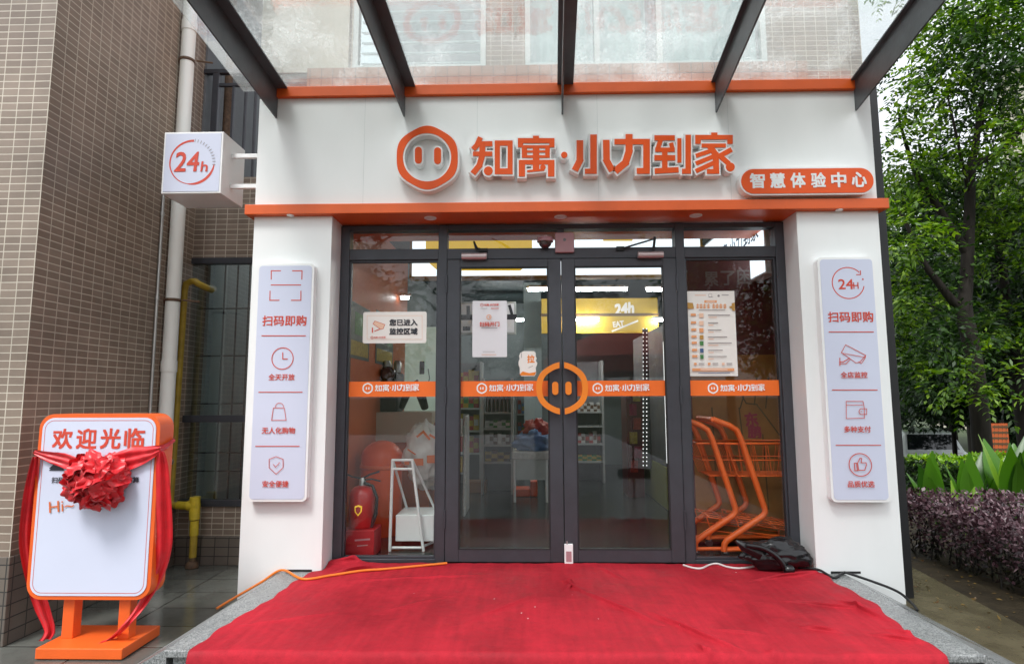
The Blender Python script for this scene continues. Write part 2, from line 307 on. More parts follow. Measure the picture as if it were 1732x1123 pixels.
def tag(o, label, cat, group=None, kind=None):
    o['label'] = label
    if cat: o['category'] = cat
    if group: o['group'] = group
    if kind: o['kind'] = kind
    return o
def thing(name, label, cat, loc, group=None):
    o = bpy.data.objects.new(name, None); C.objects.link(o); o.location = loc; o.empty_display_size = .1; WL[o.name] = tuple(loc)
    return tag(o, label, cat, group)
def structure(o): o['kind'] = 'structure'; return o
def copy_tree(o, parent=None, loc=None):
    c = o.copy(); C.objects.link(c)
    if parent: c.parent = parent
    if loc: c.location = loc
    WL[c.name] = tuple(c.location)
    for ch in list(o.children): copy_tree(ch, c)
    return c
def rrect(x0, x1, z0, z1, r, n=6):
    p = []
    for cx, cz, a0 in ((x1-r, z0+r, -90), (x1-r, z1-r, 0), (x0+r, z1-r, 90), (x0+r, z0+r, 180)):
        for k in range(n+1): a = math.radians(a0+90*k/n); p.append((cx+r*math.cos(a), cz+r*math.sin(a)))
    return p
_tc = {}
def textmesh(s, weight):
    if (s, weight) not in _tc:
        c = bpy.data.curves.new('t', 'FONT'); c.body = s; c.size = 1; c.offset = weight; c.resolution_u = 3
        o = bpy.data.objects.new('t', c); C.objects.link(o); bpy.context.view_layer.update()
        me = bpy.data.meshes.new_from_object(o.evaluated_get(bpy.context.evaluated_depsgraph_get()))
        v = np.array([x.co[:] for x in me.vertices]); f = [tuple(p.vertices) for p in me.polygons]
        bpy.data.objects.remove(o); bpy.data.curves.remove(c); bpy.data.meshes.remove(me)
        v = v[:, :2]; v = v - (v.min(0)+v.max(0))/2; _tc[(s, weight)] = (v, f)
    return _tc[(s, weight)]

# hand drawn heavy lettering of the shop sign: strokes (points, width, square ends) in sign units (crop pixels)
def strokes_of():
    G = {}
    k = 5.4125/3.0929          # second half was measured in a smaller crop
    def c2(pts): return [(1623.75+x*k, 54+y*k) for x, y in pts]
    G['知'] = [([(936, 240), (905, 312), (868, 352)], 50), ([(915, 300), (1046, 300)], 48), ([(866, 392), (1046, 392)], 44), ([(955, 300), (950, 415), (925, 500), (866, 572)], 56),
              ([(1090, 270), (1090, 580)], 50), ([(1207, 270), (1207, 580)], 48), ([(1066, 295), (1230, 295)], 50), ([(1066, 552), (1230, 552)], 56), ('dot', (1008, 548), 42)]
    G['寓'] = [([(1442, 226), (1442, 262)], 58), ([(1276, 272), (1612, 272)], 48), ([(1301, 250), (1301, 334)], 50), ([(1587, 250), (1587, 334)], 50),
              ([(1337, 314), (1337, 430)], 50), ([(1547, 314), (1547, 430)], 44), ([(1312, 327), (1568, 327)], 28), ([(1312, 371), (1568, 371)], 22), ([(1312, 417), (1568, 417)], 26), ([(1443, 320), (1443, 545)], 62),
              ([(1284, 469), (1612, 469)], 44), ([(1314, 450), (1314, 600)], 60), ([(1581, 450), (1581, 600)], 62), ([(1360, 552), (1520, 536)], 24), ('dot', (1505, 515), 27)]
    G['小'] = [(c2([(125, 122), (125, 228), (98, 280)]), 36*k), (c2([(196, 92), (196, 298)]), 36*k), (c2([(150, 284), (200, 284)]), 28*k), (c2([(262, 120), (264, 228), (294, 282)]), 36*k)]
    G['力'] = [(c2([(304, 130), (490, 130)]), 30*k), (c2([(472, 116), (472, 298)]), 36*k), (c2([(420, 282), (488, 282)]), 32*k), (c2([(381, 90), (381, 180), (362, 240), (308, 284)]), 38*k)]
    G['到'] = [(c2([(512, 110), (620, 110)]), 28*k), (c2([(548, 112), (530, 168)]), 26*k), (c2([(516, 172), (620, 172)]), 24*k), (c2([(600, 135), (608, 172)]), 24*k), (c2([(512, 214), (622, 214)]), 30*k), (c2([(567, 176), (567, 290)]), 30*k), (c2([(514, 283), (640, 276)]), 30*k),
              (c2([(643, 112), (643, 240)]), 23*k), (c2([(689, 94), (689, 298)]), 30*k), (c2([(656, 284), (695, 284)]), 28*k)]
    G['家'] = [(c2([(825, 82), (825, 106)]), 34*k), (c2([(725, 107), (922, 107)]), 25*k), (c2([(740, 98), (740, 142)]), 30*k), (c2([(907, 98), (907, 142)]), 30*k), (c2([(758, 150), (886, 150)]), 22*k),
              (c2([(798, 150), (832, 196), (836, 298)]), 32*k), (c2([(786, 285), (845, 285)]), 26*k), (c2([(812, 176), (728, 204)]), 23*k), (c2([(822, 206), (728, 244)]), 24*k), (c2([(826, 238), (728, 284)]), 25*k),
              (c2([(916, 170), (850, 206)]), 27*k), (c2([(846, 198), (902, 246)]), 28*k), ('dot', c2([(908, 262)])[0], 24*k)]
    G['·'] = [('dot', (1700, 402), 30)]
    return G
GLYPH = strokes_of()
def stroke_quads(pts, wd):
    out = []
    for i in range(len(pts)-1):
        a, b = Vector(pts[i]), Vector(pts[i+1]); d = (b-a).normalized(); nrm = Vector((-d.y, d.x))*wd/2
        e0 = d*(wd*.42) if i > 0 else Vector((0, 0))
        a2 = a - e0*.8
        out.append([a2-nrm, b-nrm, b+nrm, a2+nrm])
        if i > 0: out.append([a + Vector((math.cos(t), math.sin(t)))*wd/2 for t in [2*math.pi*j/12 for j in range(12)]])
    return out
def glyph_polys(ch, grow=0.):
    out = []
    for st in GLYPH[ch]:
        if st[0] == 'dot': out.append([Vector(st[1]) + Vector((math.cos(t), math.sin(t)))*(st[2]+grow) for t in [2*math.pi*j/20 for j in range(20)]])
        else:
            pts = [Vector(p) for p in st[0]]
            if grow:
                d0 = (pts[0]-pts[1]).normalized(); d1 = (pts[-1]-pts[-2]).normalized(); pts[0] = pts[0]+d0*grow; pts[-1] = pts[-1]+d1*grow
            out += stroke_quads(pts, st[1]+2*grow)
    return out
EMB_C = (452, 428)
def emb_ring(n=72, R=285): return [(EMB_C[0]+R*(1-.022*math.cos(6*t))*math.cos(t), EMB_C[1]+R*(1-.022*math.cos(6*t))*math.sin(t)) for t in [2*math.pi*i/n for i in range(n)]]

class Draw:      # flat graphics printed on the plane y = Y, laid out with the photograph's own measurements
    def __init__(s, mb, Y, m=0): s.mb, s.Y, s.m, s.k = mb, Y, m, 0
    def step(s): s.k += 1; return s.Y - .0006 - s.k*.00012
    def sc(s, x, y): return (onY(x+1, y, s.Y)-onY(x, y, s.Y)).length
    def poly(s, pts, m=None):
        y = s.step(); P = [onY(a, b, s.Y) for a, b in pts]; v = [(p.x, y, p.z) for p in P]
        area = sum(v[i][0]*v[(i+1) % len(v)][2]-v[(i+1) % len(v)][0]*v[i][2] for i in range(len(v)))
        if area < 0: v = v[::-1]
        s.mb.add(v, [tuple(range(len(v)))], s.m if m is None else m)
    def line(s, pts, wd, m=None, close=False):
        pts = list(pts)+([pts[0]] if close else [])
        for a, b in zip(pts[:-1], pts[1:]):
            d = Vector((b[0]-a[0], b[1]-a[1])); 
            if d.length == 0: continue
            d.normalize(); e = d*wd*.45; n = Vector((-d.y, d.x))*wd/2; A, B = Vector(a)-e, Vector(b)+e
            s.poly([A-n, B-n, B+n, A+n], m)
    def arc(s, cx, cy, r, wd, a0=0, a1=360, m=None, n=36):     # degrees, clockwise on the picture from +x
        y = s.step(); c = onY(cx, cy, s.Y); k = s.sc(cx, cy); N = max(6, int(n*abs(a1-a0)/360)); v = []
        for i in range(N+1):
            t = math.radians(a0+(a1-a0)*i/N)
            w2 = wd(i/N) if callable(wd) else wd
            for rr in (r-w2/2, r+w2/2): v.append((c.x+k*rr*math.cos(t), y, c.z-k*rr*math.sin(t)))
        s.mb.add(v, [(2*i, 2*i+2, 2*i+3, 2*i+1) for i in range(N)], s.m if m is None else m)
    def disc(s, cx, cy, r, m=None): s.poly([(cx+r*math.cos(t), cy+r*math.sin(t)) for t in [2*math.pi*i/24 for i in range(24)]], m)
    def text(s, t, cx, cy, wpx=None, hpx=None, m=None, weight=.012, shear=0., rot=0.):
        v, f = textmesh(t, 0.); c = onY(cx, cy, s.Y); k = s.sc(cx, cy); ext = v.max(0)-v.min(0)
        sx = k*wpx/ext[0] if wpx else k*hpx/ext[1]; sz = k*hpx/ext[1] if hpx else sx
        cr, sr = math.cos(rot), math.sin(rot)
        for ox, oz in (((-1, -1), (1, 1), (-1, 1), (1, -1), (0, 0)) if weight > .001 else ((0, 0),)):     # several passes thicken the strokes
            y = s.step(); P = []
            for a, b in v:
                a, b = (a+ox*weight)*sx+b*sz*shear, (b+oz*weight)*sz; P.append((c.x+a*cr-b*sr, y, c.z+a*sr+b*cr))
            s.mb.add(P, f, s.m if m is None else m)
    def name_mark(s, cx, cy, wpx, m=None, ring=True):    # ring emblem + shop name in one row, wpx wide overall
        c = onY(cx, cy, s.Y); k = s.sc(cx, cy)*wpx/3090; X0, Z0 = 1710, 428
        f = lambda p: (c.x+(p[0]-X0)*k, c.z-(p[1]-Z0)*k)
        if ring:
            y = s.step(); n = 48; o = [f(p) for p in emb_ring(n, 290)]; i_ = [f((EMB_C[0]+(p[0]-EMB_C[0])*.74, EMB_C[1]+(p[1]-EMB_C[1])*.74)) for p in emb_ring(n, 290)]
            v = [(q[0], y, q[1]) for q in o+i_]; s.mb.add(v, [(i, i+n, (i+1) % n+n, (i+1) % n) for i in range(n)], s.m if m is None else m)
            for ex in (385, 520):
                y = s.step(); P = [f((ex+34*math.cos(t), EMB_C[1]+(math.copysign(40, math.sin(t)))+34*math.sin(t))) for t in [2*math.pi*(j+.5)/16 for j in range(16)]]
                s.mb.add([(q[0], y, q[1]) for q in P][::-1], [tuple(range(16))], s.m if m is None else m)
        for ch in '知寓·小力到家':
            for P in glyph_polys(ch):
                y = s.step(); v = [f(p) for p in P]; ar = sum(v[i][0]*v[(i+1) % len(v)][1]-v[(i+1) % len(v)][0]*v[i][1] for i in range(len(v)))
                v = v if ar > 0 else v[::-1]; s.mb.add([(q[0], y, q[1]) for q in v], [tuple(range(len(v)))], s.m if m is None else m)

# ================================================================== SETTING
def sheet(name, pts, z, m, thick=None):
    mb = MB(); mb.add([(x, y, z) for x, y in pts], [tuple(range(len(pts)))]); return structure(mb.build(name, m))
g = MB(); R = 900
pr = [(-R, -.012), (9.6, -.012), (12.5, -1.05), (R, -1.05)]
g.add([(x, y, z) for y, z in pr for x in (-R, R)], [(2*i, 2*i+1, 2*i+3, 2*i+2) for i in range(3)]); structure(g.build('ground', 'lawn'))
sheet('pavement', [(-9, -14), (3.1, -14), (3.1, 5.6), (-9, 5.6)], -.004, 'paver')
# mossy wet path on the right side of the shop, and planting soil beyond it
pa, pb = onZ(1548, 962, 0), onZ(1732, 1060, 0); pe = pb+(pb-pa)*2.5; pu = pa+(pa-pb)*2.0
sheet('path', [(2.3, pe.y), (pe.x, pe.y), (pb.x, pb.y), (pa.x, pa.y), (pu.x, pu.y), (2.55, pu.y), (2.55, 3.6)], .002, 'path')
sheet('soil', [(3.0, .5), (14, .5), (14, 9.6), (2.66, 9.6), (2.66, 6.0), (3.05, 4.4)], -.002, 'soil')
sheet('road', [(-20, 13.5), (60, 13.5), (60, 20), (-20, 20)], -1.046, 'road')

# granite platform with sloped side cheeks
pl = thing('granite_platform', 'low speckled grey granite entrance platform with sloped side cheeks under the red carpet', 'platform', (0, 4, 0))
fl, fr = onZ(283, 1095, PZ), onZ(1678, 1113, PZ); bl, br = onZ(466, 973, PZ), onZ(1456, 985, PZ)
yfr = (fl.y+fr.y)/2
gl0, gl1 = onZ(276, 1086, 0), onZ(397, 1019, 0); gr0, gr1 = onZ(1722, 1119, 0), onZ(1535, 1022, 0)
mb = MB(); th = .035
xl0, xr0 = fl.x, fr.x; xl1, xr1 = bl.x, br.x; yb = 4.46
mb.hexa([(xl0, yfr, PZ-th), (xr0, yfr, PZ-th), (xr1, yb, PZ-th), (xl1, yb, PZ-th), (xl0, yfr, PZ), (xr0, yfr, PZ), (xr1, yb, PZ), (xl1, yb, PZ)])
mb.build('top_slab', 'granite', pl, bevel=.006)
mb = MB(); mb.hexa([(xl0+.03, yfr+.035, -.01), (xr0-.03, yfr+.035, -.01), (xr1-.03, yb, -.01), (xl1+.03, yb, -.01), (xl0+.03, yfr+.035, PZ-th), (xr0-.03, yfr+.035, PZ-th), (xr1-.03, yb, PZ-th), (xl1+.03, yb, PZ-th)])
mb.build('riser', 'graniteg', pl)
for a, b, c, d, s in ((fl, bl, gl0, gl1, -1), (fr, br, gr0, gr1, 1)):
    mb = MB(); e = .004
    T0, T1 = Vector((a.x+s*.002, yfr+.03, PZ-e)), Vector((b.x+s*.002, YF+.02, PZ-e))
    B0, B1 = Vector((c.x if s < 0 else max(c.x, a.x+.16), yfr+.03, -.01)), Vector((d.x, YF+.02, -.01))
    I0, I1 = Vector((T0.x, T0.y, -.01)), Vector((T1.x, T1.y, -.01))
    v = [T0, T1, B1, B0, I0, I1]
    fs = [(0, 1, 2, 3), (0, 3, 4), (1, 5, 2), (0, 4, 5, 1), (3, 2, 5, 4)]
    mb.add(v, fs if s > 0 else [f[::-1] for f in fs]); mb.build('side_cheek', 'granite', pl)

# ================================================================== TILED BUILDING (left wing, wall behind the shop, upper windows)
XW, YC, HT = -3.0, 3.52, 12.0
bd = thing('apartment_building', 'brown tiled apartment building with white grout, on the left and above the shop', 'building', (XW, YB, 0))
def wall_holes(mb, x0, x1, z0, z1, y0, y1, holes, m=0):     # a wall slab in the xz plane with rectangular openings
    xs = sorted({x0, x1, *[h[0] for h in holes], *[h[1] for h in holes]}); zs = sorted({z0, z1, *[h[2] for h in holes], *[h[3] for h in holes]})
    inside = lambda i, j: any(h[0] <= (xs[i]+xs[i+1])/2 <= h[1] and h[2] <= (zs[j]+zs[j+1])/2 <= h[3] for h in holes)
    V = {}; 
    def vid(x, y, z):
        if (x, y, z) not in V: V[(x, y, z)] = len(V)
        return V[(x, y, z)]
    F = []
    for i in range(len(xs)-1):
        for j in range(len(zs)-1):
            if inside(i, j): continue
            a, b, c, d = xs[i], xs[i+1], zs[j], zs[j+1]
            F.append([vid(a, y0, c), vid(b, y0, c), vid(b, y0, d), vid(a, y0, d)])
            F.append([vid(a, y1, d), vid(b, y1, d), vid(b, y1, c), vid(a, y1, c)])
            for di, dj, q in ((-1, 0, ((a, y1, c), (a, y0, c), (a, y0, d), (a, y1, d))), (1, 0, ((b, y0, c), (b, y1, c), (b, y1, d), (b, y0, d))), (0, -1, ((a, y1, c), (b, y1, c), (b, y0, c), (a, y0, c))), (0, 1, ((a, y0, d), (b, y0, d), (b, y1, d), (a, y1, d)))):
                ii, jj = i+di, j+dj
                if ii < 0 or jj < 0 or ii >= len(xs)-1 or jj >= len(zs)-1 or inside(ii, jj): F.append([vid(*p) for p in q])
    mb.add(list(V), F, m)
mb = MB(); mb.box(-7.5, XW, YC, 9.0, -.02, HT)
wing = mb.build('wall', 'tiley', bd); wing.data.materials.append(M['tilex'])
for p in wing.data.polygons:
    if abs(p.normal.y) > .5: p.material_index = 1
dz = onY(0, 941, YC).z
mb = MB(); mb.box(-7.5, XW+.014, YC-.014, YB-.06, -.02, dz)
dd = mb.build('dado', 'dadoy', bd, bevel=.004); dd.data.materials.append(M['dadox'])
for p in dd.data.polygons:
    if abs(p.normal.y) > .5: p.material_index = 1
# openings of the back wall
W0 = onY(310, 437, YB); W1 = onY(432, 856, YB)
lowwin = (W0.x, -1.9, W1.z, W0.z)
B0 = onY(350, 20, YB); balc = (B0.x, -1.86, onY(380, 300, YB).z, 5.6)
zs0 = onY(760, 119, YB).z
ac = (onY(598, 60, YB).x, onY(822, 60, YB).x, zs0, 6.2)
cw = (onY(888, 60, YB).x, onY(1295, 60, YB).x, zs0, 6.2)
mb = MB(); wall_holes(mb, XW, 3.1, -.02, 6.4, YB, YB+.25, [lowwin, balc, ac, cw, (-1.6, 2.56, -.02, 3.28)])  # wall kept low so sky light falls into the added yard
mb.build('wall', 'tilex', bd)
# dark base course under the low window
mb = MB(); mb.box(XW+.015, -2.03, YB-.05, YB+.02, -.02, onY(360, 906, YB).z); mb.build('base_course', 'dadox', bd, bevel=.004)
# smooth pale pier seen left through the canopy, and the tiled ledge on the shop roof
mb = MB(); mb.box(onY(445, 60, YB).x, onY(592, 60, YB).x, YB-.03, YB, zs0-.02, 6.2); mb.build('pier', mat('pale_pier', (.52, .50, .42), .7, var=.06), bd)
mb = MB(); mb.box(-1.98, 2.55, YB-.10, YB-.005, 3.78, zs0-.02); mb.build('ledge', 'topt', bd)
# interior backs; roofless yard behind the low window is added to let sky light in
lw = mat('added_light_well_wall', (.46, .50, .49), .7, var=.08)
mb = MB(); mb.box(XW+.031, -1.7, YB+3.3, YB+3.4, -.1, 3.3, 0); mb.build('added_yard_wall', lw, bd); mb = MB(); mb.box(XW+.001, XW+.03, YB+.26, YB+3.3, -.003, 3.3); mb.build('added_yard_wall', lw, bd); mb = MB(); mb.box(-1.7, -1.6, YB+.26, YB+3.3, -.1, 3.0); mb.build('added_yard_wall', lw, bd)
mb = MB(); mb.box(XW, -1.7, YB+.26, YB+3.3, -.1, -.004); mb.build('added_yard_floor', 'paver', bd)
mb = MB(); mb.box(-1.7, 3.0, YB+1.5, YB+1.6, 3.3, 7.0, 0); mb.build('back_room_wall', 'darkroom', bd)
# low barred window
wn = MB(); x0, x1, z0, z1 = lowwin; zm = onY(360, 708, YB).z; fw = .055
for a, b, c, d in ((x0, x0+fw, z0, z1), (x0+fw, x1, z1-fw, z1), (x0+fw, x1, z0, z0+fw), (x0+fw, x1, zm-.03, zm+.03)): wn.box(a, b, YB-.02, YB+.05, c, d)
win = wn.build('window', 'grey', bd, bevel=.003)
pn = MB(); pn.box(x0+fw, x1, YB+.01, YB+.016, z0+fw, zm-.03); pn.box(x0+fw, x1, YB+.01, YB+.016, zm+.03, z1-fw); pn.build('pane', 'wglass', win)
br_ = MB()
for px in (362, 384, 405): br_.tube([(onY(px, 600, YB).x, YB+.13, z0), (onY(px, 600, YB).x, YB+.13, z1)], .008, seg=6)
for py in (518, 600, 683, 768, 800): br_.tube([(x0, YB+.145, onY(360, py, YB).z), (x1, YB+.145, onY(360, py, YB).z)], .007, seg=6)
br_.build('security_bar', 'grey', win)
nb = MB(); nb.tube([(-2.55, YB+.6, 0), (-2.55, YB+.6, 2.8)], .05); nb.build('inner_pipe', 'yellow', bd)
nb = MB(); nb.box(-2.3, -1.9, YB+.8, YB+1.2, 0, onY(400, 740, YB+.8).z); nb.build('red_crate', 'redbox', bd)
nb = MB(); nb.box(-2.42, -1.9, YB+1.3, YB+1.4, 0, 2.7); nb.build('inner_door', mat('pale_inner_door', (.42, .46, .47), .6), bd)
# stair opening with railing above the light box
x0, x1, z0, z1 = balc
rl = MB(); zr = onY(390, 120, YB).z; zr2 = onY(400, 142, YB).z
rl.box(x0, x1, YB+.0, YB+.05, zr-.02, zr+.02); rl.box(x0+.12, x1, YB+.01, YB+.04, zr2-.015, zr2+.015); rl.box(x0+.09, x0+.15, YB+.0, YB+.05, z0, zr-.02)
for px in (391, 412, 429): rl.box(onY(px, 200, YB).x-.011, onY(px, 200, YB).x+.011, YB+.012, YB+.036, z0, zr2-.015)
rl.build('railing', 'grey', bd, bevel=.003)
rv = MB(); rv.box(x0+.001, x0+.02, YB+.02, YB+1.4, z0, z1); rv.build('reveal', 'greyw', bd)
bp = MB(); bp.tube([(onY(384, 200, YB+.2).x, YB+.2, z0-.1), (onY(384, 200, YB+.2).x, YB+.2, z1)], .038); bp.build('brown_pipe', 'rust', bd)
# louvred window and curtained window upstairs
for (x0, x1, z0, z1), kind in ((ac, 'louvre'), (cw, 'curtain')):
    f = MB(); fw = .05
    xm = [x0, x1] if kind == 'louvre' else [x0, x0+(x1-x0)*.30, x0+(x1-x0)*.56, x1]
    for a, b, c, d in ((x0, x1, z0, z0+fw), (x0, x1, z1-fw, z1)): f.box(a, b, YB-.015, YB+.05, c, d)
    for a in xm: a = min(max(a, x0+fw/2), x1-fw/2); f.box(a-fw/2, a+fw/2, YB-.013, YB+.05, z0+fw, z1-fw)
    w_ = f.build('window', 'wframe', bd, bevel=.003)
    p_ = MB(); p_.box(x0+fw, x1-fw, YB+.02, YB+.026, z0+fw, z1-fw); p_.build('pane', 'wglass', w_)
    s_ = MB()
    if kind == 'louvre':
        z = z0+.11
        while z < z1-.1:
            s_.hexa([(x0+.06, YB+.07, z), (x1-.06, YB+.07, z), (x1-.06, YB+.15, z+.03), (x0+.06, YB+.15, z+.03), (x0+.06, YB+.07, z+.012), (x1-.06, YB+.07, z+.012), (x1-.06, YB+.15, z+.042), (x0+.06, YB+.15, z+.042)]); z += .105
        s_.build('louvre', 'slat', w_)
    else:
        for (a, b, am) in ((x0+.05, xm[1]-.02, .02), (xm[1]+.03, xm[2]-.1, .012), (xm[2], x1-.05, .016)):
            n = int((b-a)/.012); pts = [(a+(b-a)*i/n, YB+.12+am*math.sin(i*.55)+.01*math.sin(i*.17)) for i in range(n+1)]
            v = [(x, y, z0+.03) for x, y in pts]+[(x, y, z1) for x, y in pts]
            s_.add(v, [(i, i+1, i+n+2, i+n+1) for i in range(n)], 0, True)
        s_.build('curtain', 'curtain', w_)

# ================================================================== PIPES IN THE ALLEY
dp = thing('drainpipe', 'tall white plastic drainpipe running down the corner of the tiled wall', 'pipe', (-2.935, 4.85, 0))
mb = MB(); mb.tube([(-2.935, 4.85, -.01), (-2.935, 4.85, HT)], .056, seg=20)
for z in (1.62, 4.6): mb.tube([(-2.935, 4.85, z), (-2.935, 4.85, z+.09)], .0615, seg=20)
mb.build('pipe', 'pvc', dp)
for py in (104, 508):
    zc = at(300, py, 1, 4.85).z; mb = MB(); mb.tube([(-3.0, 4.85, zc), (-2.96, 4.85, zc)], .014); mb.lathe([(.03, 0), (.03, .012), (.012, .02)], (-3.0, 4.85, zc), axis='x', seg=12)
    mb.lathe([(.059, -.012), (.062, -.012), (.062, .012), (.059, .012)], (-2.935, 4.85, zc), seg=20); mb.tube([(-2.85, 4.85, zc), (-2.72, 4.87, zc-.01)], .008); mb.build('bracket', 'rust', dp)
gp = thing('gas_pipe', 'thin mustard yellow gas pipe bending into the window, beside the white drainpipe', 'pipe', (-2.75, 5.12, 0))
yg = 5.1; G = lambda px, py: onY(px, py, yg)
mb = MB(); mb.tube([G(338, 484)+Vector((0, .2, 0)), G(335, 480), G(330, 476), G(324, 476), G(315, 480), G(312, 492), G(288, 845), G(290, 852), G(298, 855), G(322, 855)], .029); mb.build('pipe', 'yellow', gp)
mb = MB(); mb.tube([G(300, 854), G(316, 855)], .034); mb.tube([G(318, 855), G(335, 854)], .042); mb.tube([G(330, 840), G(329, 878)], .043); mb.tube([G(329, 880), G(328, 905)], .036); mb.build('valve', 'yellow2', gp)
mb = MB(); mb.tube([G(328, 905), G(326, 942)], .03); mb.build('lower_pipe', 'yellow', gp)
mb = MB(); mb.tube([G(326, 938), G(324, 968)], .026); mb.lathe([(.05, 0), (.05, .03), (.03, .05)], (G(324, 968).x, yg, .0)); mb.build('socket', 'rust', gp)
mb = MB(); mb.lathe([(.03, 0), (.03, .04), (.02, .05)], (G(292, 780).x, yg-.07, G(292, 780).z), axis='y'); mb.build('clamp', 'chrome', gp)
cdt = MB(); cdt.tube([(XW+.012, 4.72, .5), (XW+.012, 4.72, onY(268, 320, 4.72).z)], .012, seg=8)
for z in (1.2, 2.2, 2.9): cdt.tube([(XW+.012, 4.72, z), (XW+.012, 4.72, z+.03)], .017, seg=8)
tag(cdt.build('conduit', 'chrome', loc=(XW, 4.72, .5)), 'thin grey cable conduit fixed to the shaded side of the tiled wall', 'conduit')

# ================================================================== SHOP FRONT
XL0, XL1, XR0, XR1 = -2.01, -1.425, 1.985, 2.575
ZS0, ZS1, ZT0, ZT1 = 2.745, 2.82, 3.665, 3.745
sh = thing('convenience_shop', 'white panelled shop front with orange trims, grey glazed doors and black side cladding', 'shop', (0, YF, 0))
for x0, x1 in ((XL0, XL1), (XR0, XR1)):
    mb = MB(); mb.box(x0, x1, YF, YD+.14, -.01, ZS0-.001); mb.build('pillar', 'white', sh, bevel=.003)
mb = MB(); mb.box(XL0, XR1, YF, YB-.11, ZS1+.001, ZT0-.001); mb.build('fascia', 'white', sh, bevel=.003)
for sx in (-1.2, -.35, .55, 1.52): mb = MB(); mb.box(sx-.0013, sx+.0013, YF-.0008, YF+.01, ZS1+.002, ZT0-.002); mb.build('panel_joint', 'slat', sh)
mb = MB(); mb.box(XL0-.05, XR1+.05, YF-.055, YB-.2, ZS0, ZS1); mb.build('lower_trim', 'orangep', sh, bevel=.004)
mb = MB(); mb.box(XL0+.02, XR1-.02, YF-.03, YB-.12, ZT0, ZT1); mb.build('upper_trim', 'orangep', sh, bevel=.004)
for i, px in enumerate((491, 728, 948, 1177, 1420)):
    p = onZ(px, 374 if i in (1, 2, 3) else 366, ZS0)
    mb = MB(); y = YF-.0+.02 if i in (0, 4) else YF+.07
    if i in (0, 4): y = YF-.028
    mb.lathe([(.046, 0), (.046, -.006), (.036, -.010), (.034, -.004), (.001, -.004)], (onY(px, 368, y).x, y, ZS0-.0006), seg=24) if i in (1, 2, 3) else mb.lathe([(.026, 0), (.026, -.006), (.02, -.009), (.001, -.005)], (onY(px, 368, y).x, y, ZS0-.0006), seg=24)
    mb.build('downlight', 'whitem', sh)
mb = MB(); mb.box(XR1+.001, onY(1546, 1003, YF+.12).x, YF+.12, YB+.6, 0, 3.78); mb.build('side_cladding', 'black', sh, bevel=.003)
mb = MB(); mb.box(XL0+.003, XL0+.06, YD+.145, YB-.002, -.01, ZS0-.002); mb.build('left_side_wall', 'white', sh)
mb = MB(); p0, p1 = onZ(474, 974, PZ), onZ(520, 973, PZ); q0, q1 = onZ(1416, 976, PZ), onZ(1471, 978, PZ)  # black strips painted in as the shadow gap under the pillars
mb.box(p0.x, p1.x, YF-.003, YF+.01, PZ+.002, PZ+.016); mb.build('gap_shade', 'rubber', sh); mb = MB(); mb.box(q0.x, q1.x, YF-.003, YF+.01, PZ+.002, PZ+.016); mb.build('gap_shade', 'rubber', sh)

# frame of the glazing
JL0, JL1, JR0, JR1 = XL1+.001, XL1+.07, XR0-.07, XR0-.001
ML0, ML1, MR0, MR1 = -.665, -.596, 1.155, 1.224
ZB, ZTB0, ZTB1, ZTOP = PZ+.002, 2.46, 2.545, ZS0-.012
XC = .279
mb = MB()
for a, b in ((JL0, JL1), (ML0, ML1), (MR0, MR1), (JR0, JR1)): mb.box(a, b, YD, YD+.10, ZB, ZTOP)
for a, b in ((JL1, ML0), (ML1, MR0), (MR1, JR0)):
    mb.box(a, b, YD+.002, YD+.098, ZTB0, ZTB1); mb.box(a, b, YD+.003, YD+.097, ZTOP-.04, ZTOP-.001)
for a, b in ((JL1, ML0), (MR1, JR0)): mb.box(a, b, YD+.004, YD+.096, ZB, ZB+.028)
mb.box(XC-.025, XC+.025, YD+.004, YD+.095, ZTB1, ZTOP-.04)
mb.build('door_frame', 'grey', sh, bevel=.004)
zb0, zb1 = 1.41, 1.525      # sticker band
def band(x0, x1, mark_cx, parent, y):
    mb = MB(); mb.box(x0, x1, y-.0012, y-.0004, zb0, zb1, 0); d = Draw(mb, y-.0012, 1)
    d.name_mark(mark_cx, 656.5, 96); mb.build('sticker_band', ['orangev', 'white'], parent)
for a, b, px in ((JL1, ML0, 661), (MR1, JR0, 1245)):
    f = MB(); bd_ = .014
    for q in ((a, a+bd_, ZB+.028, ZTB0), (b-bd_, b, ZB+.028, ZTB0), (a+bd_, b-bd_, ZB+.028, ZB+.045), (a+bd_, b-bd_, ZTB0-.016, ZTB0)): f.box(q[0], q[1], YD+.02, YD+.06, q[2], q[3])
    wd = f.build('window', 'grey', sh, bevel=.002)
    p = MB(); p.box(a+bd_, b-bd_, YD+.036, YD+.042, ZB+.045, ZTB0-.016); p.build('pane', 'glass', wd)
    band(a+bd_, b-bd_, px, wd, YD+.036)
for a, b in ((JL1, ML0), (ML1, XC-.025), (XC+.025, MR0), (MR1, JR0)):
    p = MB(); p.box(a, b, YD+.04, YD+.046, ZTB1, ZTOP-.04); p.build('transom_pane', 'glass', sh)
def eye_poly(cx, cz, r, h, n=10):
    return [(cx+r*math.cos(t), cz+math.copysign(h, math.sin(t))+r*math.sin(t)) for t in [2*math.pi*(j+.5)/(2*n) for j in range(2*n)]]
HC = onY(950.5, 656.5, YD-.05)
